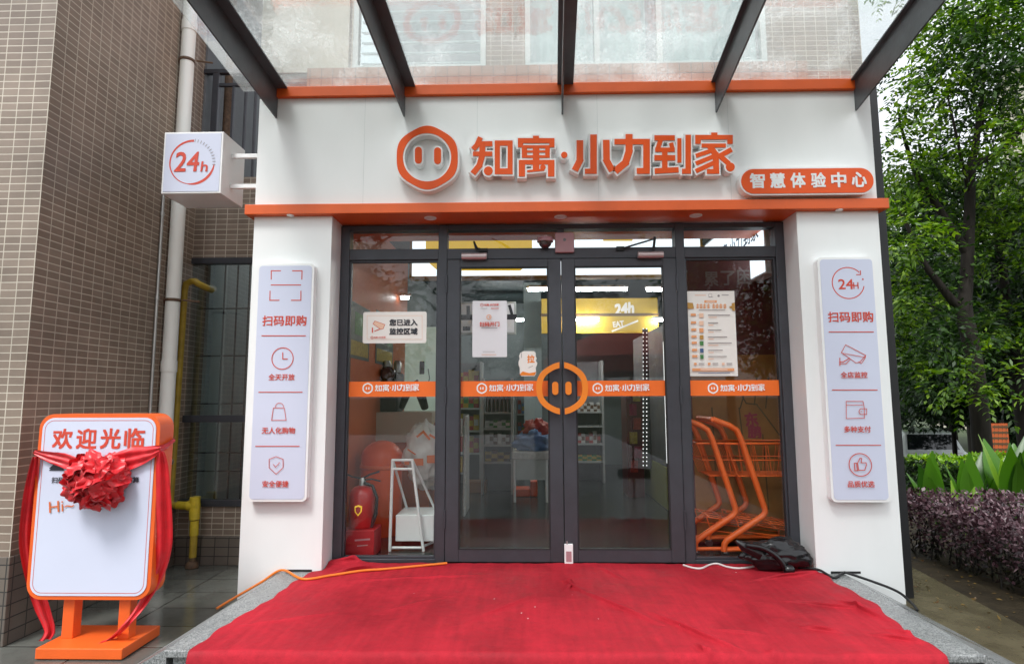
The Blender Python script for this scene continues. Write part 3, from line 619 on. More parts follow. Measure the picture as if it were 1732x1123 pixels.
for s, a, b in ((-1, ML1, XC), (1, XC, MR0)):
    a, b = (a+.004, b-.003) if s < 0 else (b and a+.003, b-.004)
    st, tr_, brl = .098, .062, .088; f = MB(); z0, z1 = ZB+.012, ZTB0-.004; ys, ye = YD-.012, YD+.045
    f.box(a, a+st, ys, ye, z0, z1); f.box(b-st, b, ys, ye, z0, z1); f.box(a+st, b-st, ys+.001, ye-.001, z0, z0+brl); f.box(a+st, b-st, ys+.001, ye-.001, z1-tr_, z1)
    dr = f.build('door', 'grey', sh, bevel=.004)
    g_ = MB()
    for q in ((a+st, a+st+.008, z0+brl, z1-tr_), (b-st-.008, b-st, z0+brl, z1-tr_), (a+st+.008, b-st-.008, z0+brl, z0+brl+.008), (a+st+.008, b-st-.008, z1-tr_-.008, z1-tr_)): g_.box(q[0], q[1], ys-.002, ys+.03, q[2], q[3])
    g_.build('gasket', 'rubber', dr)
    p = MB(); p.box(a+st, b-st, YD+.012, YD+.018, z0+brl, z1-tr_); p.build('pane', 'glass', dr)
    band(a+st+.008, b-st-.008, 854 if s < 0 else 1050, dr, YD+.012)
    # half-ring pull handle on stand-offs, and the small oval plate beside the meeting stile
    h = MB(); n = 26; yo0, yo1 = YD-.075, YD-.05; ri, ro = .150, .193; gap = .018
    outer, inner = [], []
    for i in range(n+1):
        t = math.radians(90 + 180*i/n); 
        rr = 1-.012*math.cos(6*t)
        ox, oz = ro*rr*math.cos(t), ro*rr*math.sin(t)*.985; ix, iz = ri*rr*math.cos(t), ri*rr*math.sin(t)*.985
        outer.append((min(ox, -gap) if s < 0 else ox, oz)); inner.append((min(ix, -gap), iz))
    outer = [(min(x, -gap), z) for x, z in outer]; loop = outer+inner[::-1]
    loop = [(HC.x+(x if s < 0 else -x), HC.z+z) for x, z in loop]
    m_ = len(outer)
    v = [(x, yo0, z) for x, z in loop]+[(x, yo1, z) for x, z in loop]; L_ = len(loop); fs = []
    for i in range(m_-1):
        j = L_-1-i; fs.append((i, i+1, j-1, j)); fs.append((i+L_, j+L_, j-1+L_, i+1+L_))
    for i in range(L_): fs.append((i, i+L_, (i+1) % L_+L_, (i+1) % L_))
    if s > 0: fs = [f_[::-1] for f_ in fs]
    h.add(v, fs)
    for zz in (.165, -.165): h.tube([(HC.x+s*.045, yo1-.001, HC.z+zz), (HC.x+s*.045, ys+.002, HC.z+zz)], .009)
    h.build('handle', 'handle', dr, bevel=.003)
    e = MB(); e.prism(eye_poly(HC.x+s*.049, HC.z, .023, .026), ys-.03, ys-.0005); e.build('finger_plate', 'handle', dr, bevel=.003)
    # hinges
    for zz in (.45, 1.35, 2.2):
        k = MB(); hx = a-.004 if s < 0 else b+.004; k.tube([(hx, ys-.006, zz), (hx, ys-.006, zz+.13)], .008, seg=8); k.build('hinge', 'grey', dr)
    # door closer
    cx = onY(803, 437, YD).x if s < 0 else onY(1098, 435, YD).x; cz = onY(803, 436, YD).z
    k = MB(); k.tube([(cx-.095, ys-.035, cz), (cx+.095, ys-.035, cz)], .026, seg=14); k.box(cx-.07, cx+.07, ys-.03, ys-.001, cz-.022, cz+.022)
    k.build('door_closer', 'closer', dr, bevel=.003)
    k = MB(); e0 = Vector((cx+.02, ys-.05, cz+.03)); 
    if s < 0: k.tube([e0, (cx+.0, ys-.06, cz+.105), (cx+.02, YD-.012, cz+.07), (cx+.07, YD-.006, cz+.06)], .008, seg=6); k.box(cx+.03, cx+.10, YD-.016, YD-.001, cz+.045, cz+.07)
    else: k.tube([e0, (cx+.03, ys-.07, cz+.115), (cx-.2, YD-.02, cz+.06)], .008, seg=6); k.tube([e0, (cx+.03, ys-.07, cz+.13)], .01, seg=6); k.box(cx-.25, cx-.19, YD-.02, YD-.001, cz+.045, cz+.075)
    k.build('closer_arm', 'rubber', dr)
lk = thing('door_lock', 'small pale lock case at the foot of the right door leaf', 'lock', onY(961, 950, YD-.015))
p0, p1 = onY(954, 918, YD), onY(969, 952, YD)
mb = MB(); mb.box(p0.x, p1.x, YD-.035, YD-.0125, p1.z, p0.z); mb.build('case', 'whitem', lk, bevel=.004); mb = MB(); mb.box(p0.x+.012, p1.x-.012, YD-.038, YD-.0345, p1.z+.02, p0.z-.05); mb.build('front_plate', 'pinkdev', lk); mb = MB(); mb.tube([(p0.x+.02, YD-.03, p0.z), (p0.x+.02, YD-.03, p0.z+.02)], .006); mb.build('bolt', 'chrome', lk)

# shop room (floor, walls, ceiling of the interior)
RX0, RX1, RY1, RZ1 = -1.52, 2.50, 11.0, 3.15
mb = MB(); mb.box(RX0, RX1, YD+.101, RY1, .05, PZ-.002); mb.build('shop_floor', 'floor_i', sh)
mb = MB(); mb.box(RX0-.06, RX0, YD+.15, 7.6, PZ-.002, RZ1); mb.build('side_wall', 'wall_i', sh)
mb = MB(); mb.box(RX0-.06, RX0, 7.601, RY1, PZ-.002, RZ1); mb.box(RX0, RX1, RY1, RY1+.1, PZ-.002, RZ1); mb.box(RX1, RX1+.06, YD+.2, RY1, PZ-.002, RZ1); mb.build('shop_wall', 'wall_g', sh)
mb = MB(); mb.box(RX0-.06, RX1+.06, YB-.1, RY1, RZ1, RZ1+.1); mb.box(RX0-.06, RX1+.06, YD+.15, YB-.101, ZS1+.2, ZS1+.3); mb.build('ceiling', 'ceil_i', sh)
cx0, cx1 = onY(886, 600, 9.0).x, onY(916, 600, 9.0).x
mb = MB(); mb.box(cx0, cx1, 9.0, 9.3, PZ-.001, RZ1-.001); mb.build('column', mat('pale_column', (.30, .36, .36), .6), sh)

# ================================================================== SHOP SIGN
sg = thing('shop_sign', 'raised orange channel letters 知寓·小力到家 with round emblem on the white fascia', 'sign', onY(955, 264, YF))
kS = 1/5.4125; TP = lambda p: onY(640+p[0]*kS, 190+p[1]*kS, YF-.06)
def letter_polys(polys, mb, y0, y1, m, step):
    k = 0
    for P in polys:
        v = [TP(p) for p in P]; v = [(q.x, q.z) for q in v]; ar = sum(v[i][0]*v[(i+1) % len(v)][1]-v[(i+1) % len(v)][0]*v[i][1] for i in range(len(v)))
        if ar < 0: v = v[::-1]
        mb.prism(v, y0-k*step, y1, m, back=False); k += 1
for ch in '知寓·小力到家':
    mb = MB(); letter_polys(glyph_polys(ch, 13), mb, YF-.075, YF-.002, 0, .0003); letter_polys(glyph_polys(ch, -1.5), mb, YF-.081, YF-.0785, 1, .0001)
    mb.build('letter', ['whitem', 'orange'], sg)
E_ = MB(); n = 72
def ringsolid(mb, out, inn, y0, y1, m):
    n = len(out); O = [TP(p) for p in out]; I = [TP(p) for p in inn]
    v = [(q.x, y0, q.z) for q in O]+[(q.x, y0, q.z) for q in I]+[(q.x, y1, q.z) for q in O]+[(q.x, y1, q.z) for q in I]
    fs = []
    for i in range(n):
        j = (i+1) % n; fs += [(i, i+n, j+n, j), (i, j, j+2*n, i+2*n), (i+n, i+3*n, j+3*n, j+n)]
    mb.add(v, fs, m)
circ = lambda r: [(450+r*math.cos(t), 425+r*math.sin(t)) for t in [2*math.pi*i/n for i in range(n)]]
ringsolid(E_, emb_ring(n, 298), circ(205), YF-.080, YF-.002, 0); ringsolid(E_, emb_ring(n, 284), circ(220), YF-.084, YF-.0805, 1)
em = E_.build('emblem', ['whitem', 'orange'], sg)
for ex, ez in ((370, 404), (545, 408)):
    e = MB()
    for r, h_, y0, y1, m in ((46, 46, YF-.075, YF-.002, 0), (32, 44, YF-.079, YF-.0755, 1)):
        P = [TP((ex+r*math.cos(t), ez+math.copysign(h_, math.sin(t))+r*math.sin(t))) for t in [2*math.pi*(j+.5)/24 for j in range(24)]]
        e.prism([(q.x, q.z) for q in P][::-1], y0, y1, m)
    e.build('eye', ['whitem', 'orange'], em)
# pill sign
ps = thing('pill_sign', 'rounded orange pill sign 智慧体验中心 at the lower right of the fascia', 'sign', onY(1365, 306, YF))
Y1 = YF-.075; a, b = onY(1252, 331, Y1), onY(1478, 282, Y1); r = (b.z-a.z)/2
mb = MB(); mb.prism(rrect(a.x, b.x, a.z, b.z, r*.995, 12), Y1, YF-.002); mb.build('case', 'whitem', ps)
mb = MB(); e = .011; P = rrect(a.x+e, b.x-e, a.z+e, b.z-e, (r-e)*.995, 12); mb.prism(P, Y1-.004, Y1-.0005, 0, back=False); d = Draw(mb, Y1-.004, 1)
for i, ch in enumerate('智慧体验中心'): d.text(ch, 1281+i*34.3, 306-.35*i, 24, 25, weight=.03)
mb.build('face', ['orange', 'white'], ps)

# ================================================================== LIGHT BOXES
# square 24h box on two arms
lb = thing('square_light_box', 'square white projecting light box with 24h in a red ring, beside the fascia', 'light box', onY(326, 275, 4.2))
Y0 = 4.16; a, b = onY(272, 328, Y0), onY(377, 223, Y0); xr = onY(376, 270, Y0).x
mb = MB(); mb.box(a.x, xr, Y0, Y0+.34, a.z, b.z); mb.build('case', 'whitem', lb, bevel=.004)
mb = MB(); mb.box(a.x+.014, xr-.014, Y0-.003, Y0-.0002, a.z+.014, b.z-.014, 0); d = Draw(mb, Y0-.003, 1)
d.arc(325, 275, 37.5, lambda t: 1.2+3.4*max(0, math.sin(math.pi*t))**.7, 5, 100, n=60); d.arc(325, 275, 37.5, lambda t: 1.2+2.6*t, 100, 272, n=60)
for i in range(12): 
    t = math.radians(278+i*8); d.line([(325+35*math.cos(t), 275+35*math.sin(t)), (325+39.5*math.cos(t), 275+39.5*math.sin(t))], .9, 2)
d.text('24', 317, 274, 40, 33, weight=.014, shear=.08); d.text('h', 346, 282, 11, 17, weight=.014, shear=.08)
mb.build('face', ['face', 'print', 'ptext'], lb)
for py in (265, 316):
    z = onY(415, py, Y0+.14).z; mb = MB(); mb.box(xr+.001, XL0-.001 if False else XL0+.002, Y0+.125, Y0+.155, z-.016, z+.016); mb.build('arm', 'whitem', lb, bevel=.002)
def tall_box(name_label, corners, loc, group):
    Y = YF-.062; (x0, y0), (x1, y1), (x2, y2), (x3, y3) = corners
    P = [onY(*c, Y) for c in corners]; xl = (P[0].x+P[3].x)/2; xr = (P[1].x+P[2].x)/2; zt = (P[0].z+P[1].z)/2; zb = (P[2].z+P[3].z)/2
    t = thing('wall_light_box', name_label, 'light box', (xl, YF, zb), group)
    mb = MB(); mb.prism(rrect(xl, xr, zb, zt, .035), Y, YF-.002); mb.build('case', 'whitem', t, bevel=.004)
    mb = MB(); e = .016; mb.prism(rrect(xl+e, xr-e, zb+e, zt-e, .025), Y-.003, Y-.0002, 0, back=False)
    return t, mb, Draw(mb, Y-.003, 1)
t, mb, d = tall_box('tall rounded white light box with scan frame and clock icons on the left pillar', ((440, 445), (534, 447), (516, 847), (413, 849)), None, None)
c = lambda x, y: (400+x/2.55, 430+y/2.552)
for q in (((150, 108), (150, 72), (190, 72)), ((242, 72), (283, 72), (282, 108)), ((145, 160), (144, 199), (184, 199)), ((237, 199), (278, 199), (278, 160))): d.line([c(*p) for p in q], 1.6)
d.line([c(150, 133), c(277, 133)], 1.5)
d.text('扫码即购', *c(207, 287), 74, 17, weight=.018)
for y, x0, x1 in ((352, 110, 298), (595, 97, 284), (828, 83, 271)): d.line([c(x0, y), c(x1, y)], 1.4)
d.arc(*c(199, 450), 18, 1.4); d.line([c(200, 425), c(200, 452), c(220, 452)], 1.5)
d.text('全天开放', *c(195, 530), 44, 10.5, weight=.016)
d.line([c(160, 663), c(207, 663), c(215, 716), c(152, 716)], 1.0, close=True); d.arc(*c(186, 660), 7, .9, 180, 360)
d.text('无人化购物', *c(182, 760), 56, 10.5, weight=.016)
d.line([c(172, 872), c(202, 884), c(202, 920), c(172, 948), c(142, 920), c(142, 884)], 1.0, close=True); d.line([c(160, 906), c(170, 918), c(187, 898)], 1.0)
d.text('安全便捷', *c(169, 990), 44, 10.5, weight=.016)
mb.build('face', ['face', 'print'], t)
t, mb, d = tall_box('tall rounded white light box with 24H ring and thumb icons on the right pillar', ((1383, 436), (1478, 434), (1507, 848), (1406, 850)), None, None)
c = lambda x, y: (1360+x/2.55, 420+y/2.552)
d.arc(*c(190, 150), 27, 1.7, 12, 318); d.line([c(243, 98), c(243, 114), c(226, 114)], 1.6); d.arc(*c(253, 134), .9, 1.2)
d.text('24', *c(180, 155), 25, 17, weight=.012); d.text('H', *c(223, 161), 8.5, 11, weight=.01)
d.text('扫码即购', *c(200, 296), 76, 17.5, weight=.018)
for y, x0, x1 in ((361, 107, 298), (611, 121, 315), (849, 137, 330)): d.line([c(x0, y), c(x1, y)], 1.4)
d.line([c(178, 416), c(265, 462), c(258, 470), c(238, 492), c(222, 494), c(160, 450)], 1.0, close=True); d.line([c(265, 462), c(262, 474), c(246, 497), c(234, 490)], 1.0); d.line([c(160, 452), c(262, 470)], .9)
d.line([c(195, 474), c(168, 490), c(152, 490)], 1.4); d.line([c(153, 474), c(153, 506)], 1.4); d.line([c(195, 482), c(180, 498), c(153, 498)], 1.1)
d.text('全店监控', *c(214, 546), 45, 10.5, weight=.016)
d.line([c(180, 660), c(252, 660), c(258, 690), c(258, 732), c(180, 734)], 1.0, close=True); d.line([c(180, 676), c(250, 676)], .9); d.line([c(258, 692), c(268, 692), c(268, 716), c(240, 716), c(234, 704), c(240, 692)], 1.0, close=True); d.disc(*c(244, 704), .8)
d.text('多种支付', *c(228, 780), 45, 10.5, weight=.016)
d.arc(*c(240, 933), 19, 1.4); d.line([c(214, 926), c(224, 926), c(228, 958), c(216, 958)], 1.3, close=True); d.line([c(228, 926), c(238, 904), c(246, 906), c(243, 924), c(264, 924), c(266, 934), c(258, 956), c(232, 956)], 1.3, close=True)
d.text('品质优选', *c(243, 1016), 45, 10.5, weight=.016)
mb.build('face', ['face', 'print'], t)

# ================================================================== CANOPY
AX = -ray(935, 822).normalized()          # runs from the fascia up and out over the viewer
cn = thing('glass_canopy', 'wet glass canopy on dark steel beams sloping up from the fascia', 'canopy', onY(951, 150, YF))
tips = [(468, 201), (684, 197), (951, 195), (1211, 190), (1447, 187)]
Lc = 3.6; bx = []
ztop = onY(951, 150, YF).z+.01; 
hw = ztop-onY(951, 195, YF).z
for px, py in tips:
    x = onY(px, py, YF).x; mb = MB(); y0 = YF-.006
    o = Vector((x, y0, ztop)); e = o+AX*Lc; tw = .006
    v = []
    for dz_ in (-hw, 0):
        for q, w2 in ((o, -tw), (o, tw), (e, tw), (e, -tw)): v.append((q.x+w2, q.y, q.z+dz_))
    mb.add([v[0], v[1], v[2], v[3], v[4], v[5], v[6], v[7]], [(0, 1, 2, 3), (7, 6, 5, 4), (4, 5, 1, 0), (5, 6, 2, 1), (6, 7, 3, 2), (7, 4, 0, 3)])
    o2 = o-AX*.06*0; v = []
    fwid = .06
    for dz_ in (.0005, .012):
        for q, w2 in ((o2, -fwid), (o2, fwid), (e, fwid), (e, -fwid)): v.append((q.x+w2+.025, q.y, q.z+dz_))
    mb.add(v, [(3, 2, 1, 0), (4, 5, 6, 7), (0, 1, 5, 4), (1, 2, 6, 5), (2, 3, 7, 6), (3, 0, 4, 7)])
    mb.build('beam', 'steel', cn); bx.append(x+.025)
edges = [(bx[0]-.30, bx[1]-.004), (bx[1]+.004, bx[2]-.004), (bx[2]+.004, bx[3]-.004), (bx[3]+.004, bx[4]+.16)]
for a, b in edges:
    mb = MB(); v = []
    for dz_ in (.016, .026):
        o = Vector((0, YF+.02, ztop-.004)); e = o+AX*Lc
        v += [(a, o.y, o.z+dz_), (b, o.y, o.z+dz_), (b+e.x, e.y, e.z+dz_), (a+e.x, e.y, e.z+dz_)]
    mb.add(v, [(3, 2, 1, 0), (4, 5, 6, 7), (0, 1, 5, 4), (1, 2, 6, 5), (2, 3, 7, 6), (3, 0, 4, 7)])
    mb.build('glass_panel', 'cglass', cn)

# ================================================================== INSIDE THE SHOP (seen through the glass)
def lightbox(name, label, x0, x1, y, z0, z1, mats, depth=.12, group=None, draw=None, frame='gold'):
    t = thing(name, label, 'light box', ((x0+x1)/2, y, z0), group)
    mb = MB(); mb.box(x0, x1, y, y+depth, z0, z1); mb.build('case', frame, t, bevel=.006)
    mb = MB(); mb.box(x0+.03, x1-.03, y-.004, y-.0005, z0+.03, z1-.03, 0)
    if draw: draw(Draw(mb, y-.004, 1))
    mb.build('face', mats, t); return t
yh = 6.3
a, b = onY(692, 472, yh), onY(1188, 398, yh)
def hd(d):
    for cx in (790, 1010):       # yellow plaques with a pale ring each
        d.poly([(cx-70, 398), (cx+110, 398), (cx+110, 440), (cx+90, 458), (cx-50, 458), (cx-70, 440)] if cx < 800 else [(cx+10, 404), (cx+60, 404), (cx+60, 408), (cx+10, 408)], 1)
    d.arc(737, 445, 13, 4, m=0)
lightbox('header_light_box', 'long white and yellow lit header box hanging under the ceiling inside the entrance', a.x, b.x, yh, a.z, b.z, ['lit', 'lity'], draw=hd)
# oblique box on the right wall above the fridge, turned to the room
ob = thing('side_light_box', 'white lit sign with ring and dark blue lettering, high on the right inside wall', 'light box', (1.9, 5.6, 2.5))
xs_ = 1.93
mb = MB(); mb.box(xs_, xs_+.1, YD+.22, 6.6, 2.38, 3.02); mb.build('case', 'whitem', ob, bevel=.004)
mb = MB(); mb.add([(xs_-.002, 6.57, 2.4), (xs_-.002, YD+.25, 2.4), (xs_-.002, YD+.25, 3.0), (xs_-.002, 6.57, 3.0)], [(0, 1, 2, 3)], 0)
yc, zc = 6.2, 2.72; n = 40
v = [(xs_-.004, yc-rr*math.cos(t), zc+rr*math.sin(t)) for rr in (.17, .13) for t in [2*math.pi*i/n for i in range(n)]]
mb.add(v, [(i, i+n, (i+1) % n+n, (i+1) % n)[::-1] for i in range(n)], 2)
for s in (-.045, .045): mb.add([(xs_-.005, yc-s-.015, zc-.06), (xs_-.005, yc-s+.015, zc-.06), (xs_-.005, yc-s+.015, zc+.06), (xs_-.005, yc-s-.015, zc+.06)], [(0, 1, 2, 3)], 2)
tv, tf = textmesh('知寓·小力到家', .02); ext = tv.max(0)-tv.min(0); k = 1.1/ext[0]
mb.add([(xs_-.004, 5.38-q[0]*k, 2.78+q[1]*k) for q in tv], tf, 1)
mb.build('face', ['lit', 'navy', 'gold'], ob)
# yellow banner above the back shelves: lettering only
yb_ = 8.6; a, b = onY(916, 564, yb_), onY(1112, 504, yb_)
bn = thing('yellow_banner', 'yellow banner with white 24h lettering above the back shelves', 'banner', ((a.x+b.x)/2, yb_, a.z))
mb = MB(); mb.box(a.x, b.x, yb_, yb_+.05, a.z, b.z, 0); d = Draw(mb, yb_, 1)
d.text('24h', 1056, 522, 32, 18, weight=.04, shear=.2, rot=.15); d.text('EAT', 1046, 548, 18, 9, weight=.04, rot=.12); d.line([(916, 533), (1112, 532)], 5, 2); d.line([(1036, 560), (1078, 543)], 3, 1)
mb.build('panel', ['banner', 'paper', 'crease'], bn)
a, b = onY(776, 566, 8.2), onY(873, 510, 8.2)
lightbox('menu_light_box', 'pale lit menu board hanging left of the grey column inside', a.x, b.x, 8.2, a.z, b.z, ['paperw', 'dprint'], .06, frame='shelf', draw=lambda d: (d.line([(780, 537), (870, 536)], 9, 1), d.line([(792, 520), (792, 532)], 6, 1), d.line([(862, 518), (866, 532)], 5, 1), d.line([(786, 556), (792, 556)], 7, 1)))
# ceiling tube lights
for i, (x0, x1, py, y) in enumerate(((893, 930, 490, 7.6), (968, 1060, 490, 7.6), (1094, 1124, 490, 7.6), (822, 892, 541.5, 9.8), (966, 1012, 541.5, 8.5), (1106, 1124, 541.5, 8.5), (678, 692, 504, 7.0))):
    a, b = onY(x0, py, y), onY(x1, py, y)
    where = ['ending behind the left door leaf, front row', 'long one in the front row behind the right door leaf', 'short one at the right end of the front row', 'lower back row behind the left door leaf', 'lower back row below the yellow banner text', 'lower back row at the far right', 'smallest one, seen through the left window'][i]
    t = thing('tube_light', 'white ceiling tube light, '+where, 'lamp', ((a.x+b.x)/2, y, a.z), 'ceiling tube lights in the shop')
    mb = MB(); mb.box(a.x-.02, b.x+.02, y-.02, y+.02, a.z+.022, a.z+.05); mb.build('fitting', 'whitem', t)
    mb = MB(); mb.tube([(a.x, y, a.z), (b.x, y, a.z)], .018, seg=8); mb.build('tube', 'tubelow' if i == 6 else 'tube', t)

# left side: wall posters, mint panel, counter and machine
for i, (y0, y1, z0, z1, lab) in enumerate(((4.75, 5.75, 1.75, 2.25, 'wide dark poster with yellow bottom edge on the orange wall'), (6.0, 6.8, 1.75, 2.3, 'smaller dark green poster further back on the orange wall'))):
    mb = MB(); x = RX0+.004; mb.box(RX0+.001, x, y0, y1, z0, z1, 0); mb.box(x, x+.002, y0+.05, y1-.05, z0+.03, z0+.16, 1); mb.box(x, x+.002, y0+.1, y0+.35, z0+.22, z1-.08, 2); mb.box(x, x+.002, y0+.5, y1-.1, z0+.22, z1-.08, 3)
    tag(mb.build('wall_poster', [mat('poster_dark', (.10, .12, .11), .4, var=.2, scale=9.), 'pack1', 'shelf', 'pack4'], loc=(RX0, (y0+y1)/2, z0)), lab, 'poster')
a, b = onY(678, 700, 7.5), onY(741, 553, 7.5)
mp_ = thing('mint_panel', 'pale mint glowing wall panel with a small door phone, behind the camera notice', 'panel', ((a.x+b.x)/2, 7.5, .2))
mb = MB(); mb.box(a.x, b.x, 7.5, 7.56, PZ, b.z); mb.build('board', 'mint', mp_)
mb = MB(); q = onY(714, 622, 7.49); mb.box(q.x-.03, q.x+.03, 7.46, 7.4995, q.z-.08, q.z+.08); mb.build('phone', 'rubber', mp_, bevel=.01)
mb = MB(); q = onY(724, 640, 7.49); mb.tube([(q.x, 7.49, q.z+.12), (q.x+.02, 7.48, q.z), (q.x-.01, 7.49, q.z-.12)], .006, seg=6); mb.build('cord', 'rubber', mp_)
yc = 6.1; a, b = onY(627, 748, yc), onY(731, 697, yc)
ct = thing('counter', 'cream topped shop counter standing at the left inside wall', 'counter', ((a.x+b.x)/2, yc, PZ))
mb = MB(); mb.box(a.x, b.x, yc, yc+.6, a.z, b.z); mb.build('top', 'cream', ct, bevel=.006)
mb = MB(); mb.box(a.x+.05, b.x-.03, yc+.06, yc+.58, PZ, a.z-.001); mb.build('base', 'wall_i', ct)
mc = thing('coffee_machine', 'black coffee machine with round lens and two jars standing on the cream counter', 'machine', (onY(660, 690, yc+.2).x, yc+.2, b.z))
ym = yc+.15; f = lambda px, py: onY(px, py, ym)
z0 = b.z+.001
mb = MB(); mb.box(f(640, 0).x, f(684, 0).x, ym, ym+.35, z0, f(660, 630).z); mb.build('body', 'rubber', mc, bevel=.02)
mb = MB(); q = f(657, 632); mb.lathe([(.075, .02), (.075, -.03), (.05, -.035)], (q.x, ym-.02, q.z), axis='y'); mb.build('lens', 'dome', mc)
for px in (650, 668):
    q = f(px, 629); mb = MB(); mb.lathe([(.04, 0), (.045, .1), (.03, .13)], (q.x, ym+.12, f(660, 630).z), seg=14); mb.build('jar', 'chrome', mc)
mb = MB(); mb.tube([f(676, 690)+Vector((0, .1, 0)), f(690, 660), f(703, 650), f(712, 668), f(716, 690)+Vector((0, .1, 0))], [.03, .05, .06, .05, .04], seg=10)
tag(mb.build('black_cloth', 'bag', loc=f(700, 690)), 'dark folded bundle lying beside the coffee machine', 'bundle')

# orange dome-topped bin, extinguisher on its box, white rack, plastic bags
yo = 5.35; a, b = onY(603, 930, yo), onY(677, 746, yo); r = (b.x-a.x)/2
ob = thing('dome_bin', 'glossy orange dome topped bin standing behind the fire extinguisher', 'bin', ((a.x+b.x)/2, yo+.1, PZ))
H = b.z-PZ; mb = MB(); mb.lathe([(r*.96, 0), (r, .03), (r, H-r*.8)]+[(r*math.cos(t), H-r*.8+r*.8*math.sin(t)) for t in [math.pi/2*i/8 for i in range(1, 8)]]+[(.004, H)], ((a.x+b.x)/2, yo+.1, PZ+.001), seg=32); mb.build('body', 'orange', ob)
mb = MB(); mb.lathe([(r+.004, H*.70), (r+.012, H*.71), (r+.012, H*.735), (r+.004, H*.745)], ((a.x+b.x)/2, yo+.1, PZ), seg=32); mb.build('rim', 'orangep', ob)
ye = 4.72; a, b = onY(572, 950, ye), onY(637, 893, ye)
a.x = max(a.x, -1.40)
bxh = thing('extinguisher_box', 'low red fire equipment box on the floor behind the left window', 'box', ((a.x+b.x)/2, ye, PZ))
mb = MB(); mb.box(a.x, b.x, ye-.07, ye+.16, PZ+.001, b.z); mb.build('body', 'redbox', bxh, bevel=.006)
mb = MB(); d = Draw(mb, ye-.07); d.poly([(600, 912), (626, 910), (626, 913), (600, 915)]); d.poly([(604, 922), (622, 920.6), (622, 922.4), (604, 924)]); mb.build('print', 'pinkdev', bxh)
q = onY(608, 900, ye); ex = thing('fire_extinguisher', 'red fire extinguisher with a shield emblem and black hose, standing on the red box', 'extinguisher', (q.x, ye+.05, b.z))
zc = b.z; rr = .098; Hx = onY(608, 822, ye).z-zc
mb = MB(); mb.lathe([(rr*.9, .001), (rr, .015), (rr, Hx*.80), (rr*.93, Hx*.88), (rr*.65, Hx*.96), (.03, Hx)], (q.x, ye+.05, zc), seg=28); mb.build('cylinder', 'redpaint', ex)
mb = MB(); mb.lathe([(.026, Hx), (.026, Hx+.04), (.018, Hx+.06)], (q.x, ye+.05, zc), seg=14); mb.build('valve', 'chrome', ex)
mb = MB(); T = Vector((q.x, ye+.05, zc+Hx+.05)); mb.tube([T, T+Vector((.06, -.02, .035)), T+Vector((.14, -.03, .06))], .008, seg=6); mb.tube([T+Vector((-.02, 0, -.01)), T+Vector((.08, -.02, .0)), T+Vector((.15, -.03, -.015))], .007, seg=6); mb.tube([T, T+Vector((-.08, -.02, .02)), T+Vector((-.14, -.02, .045))], .007, seg=6); mb.build('lever', 'rubber', ex)
mb = MB(); mb.tube([T+Vector((.02, -.02, -.03)), T+Vector((.09, -.03, -.05)), T+Vector((.125, -.03, -.14)), T+Vector((.12, -.03, -.26)), T+Vector((.08, -.03, -.36))], [.012, .012, .012, .014, .02], seg=8); mb.build('hose', 'rubber', ex)
mb = MB(); yy = ye+.05-rr-.003; sx, sz = q.x-.0, zc+Hx*.45
P = [(-.028, .03), (0, .04), (.028, .03), (.026, -.01), (0, -.042), (-.026, -.01)]
mb.prism([(sx+x, sz+z) for x, z in P][::-1], yy-.003, yy+.01, 0); mb.prism([(sx+x*.72, sz+z*.72) for x, z in P][::-1], yy-.005, yy-.0032, 1); mb.build('emblem', ['lity', 'redpaint'], ex)
yr = 4.86; f = lambda px, py, dy=0: onY(px, py, yr+dy)
rk = thing('white_rack', 'white tubular folding rack with a box on its low shelf, behind the left window', 'rack', (f(690, 930).x, yr, PZ))
mb = MB(); lg = [(f(664, 777), f(660, 936)), (f(697, 777), f(717, 936)), (f(693, 797, .35), f(695, 870, .35)), (f(733, 822, .35), f(741, 872, .35))]
for t_, b_ in lg[:2]: k = MB(); k.tube([t_, (b_.x, yr-.02, PZ+.001)], .0125, seg=8); k.build('leg', 'whitem', rk)
k = MB(); k.tube([f(697, 777), f(741, 872, .35)], .011, seg=8); k.build('leg', 'whitem', rk)
k = MB(); k.tube([f(664, 777), f(690, 866, .35)], .011, seg=8); k.build('leg', 'whitem', rk)
for l0, l1 in (((664, 778), (697, 778)), ((664, 793), (699, 793)), ((661, 926), (715, 926))): k = MB(); k.tube([f(*l0), f(*l1)], .011, seg=8); k.build('crossbar', 'whitem', rk)
k = MB(); k.tube([f(715, 924), f(742, 912, .3)], .011, seg=8); k.build('side_rail', 'whitem', rk)
a, b = f(667, 919), f(716, 872); 
mb = MB(); mb.box(a.x, b.x+.08, yr+.03, yr+.38, a.z+.01, b.z); wb = tag(mb.build('white_carton', 'whitem', loc=((a.x+b.x)/2, yr+.2, a.z), bevel=.006), 'plain white box standing on the low shelf of the white rack', 'box')
# crumpled plastic bags with orange print
def blob(name, c, size, m, seed, amp=.25, fr=2.2, n=28, flat=None, extra=None, loc=None):
    mb = MB(); vs = []; sx, sy, sz = size
    for i in range(n+1):
        th = math.pi*i/n
        for j in range(2*n):
            ph = math.pi*j/n; d = Vector((math.sin(th)*math.cos(ph), math.sin(th)*math.sin(ph), math.cos(th)))
            k = 1+amp*(noise.noise(d*fr+Vector((seed, 0, 0))))+amp*.7*abs(noise.noise(d*fr*2.3+Vector((0, seed, 0))))
            p = Vector((d.x*sx, d.y*sy, d.z*sz))*k
            if flat is not None: p.z = max(p.z, flat)
            vs.append(Vector(c)+p)
    mb.add(vs, [(i*2*n+j, (i+1)*2*n+j, (i+1)*2*n+(j+1) % (2*n), i*2*n+(j+1) % (2*n)) for i in range(n) for j in range(2*n)], 0, True)
    if extra: extra(mb)
    return mb
q = onY(716, 765, 5.35)
bg_ = thing('plastic_bag', 'white crumpled plastic bag with orange print hanging behind the white rack', 'bag', q)
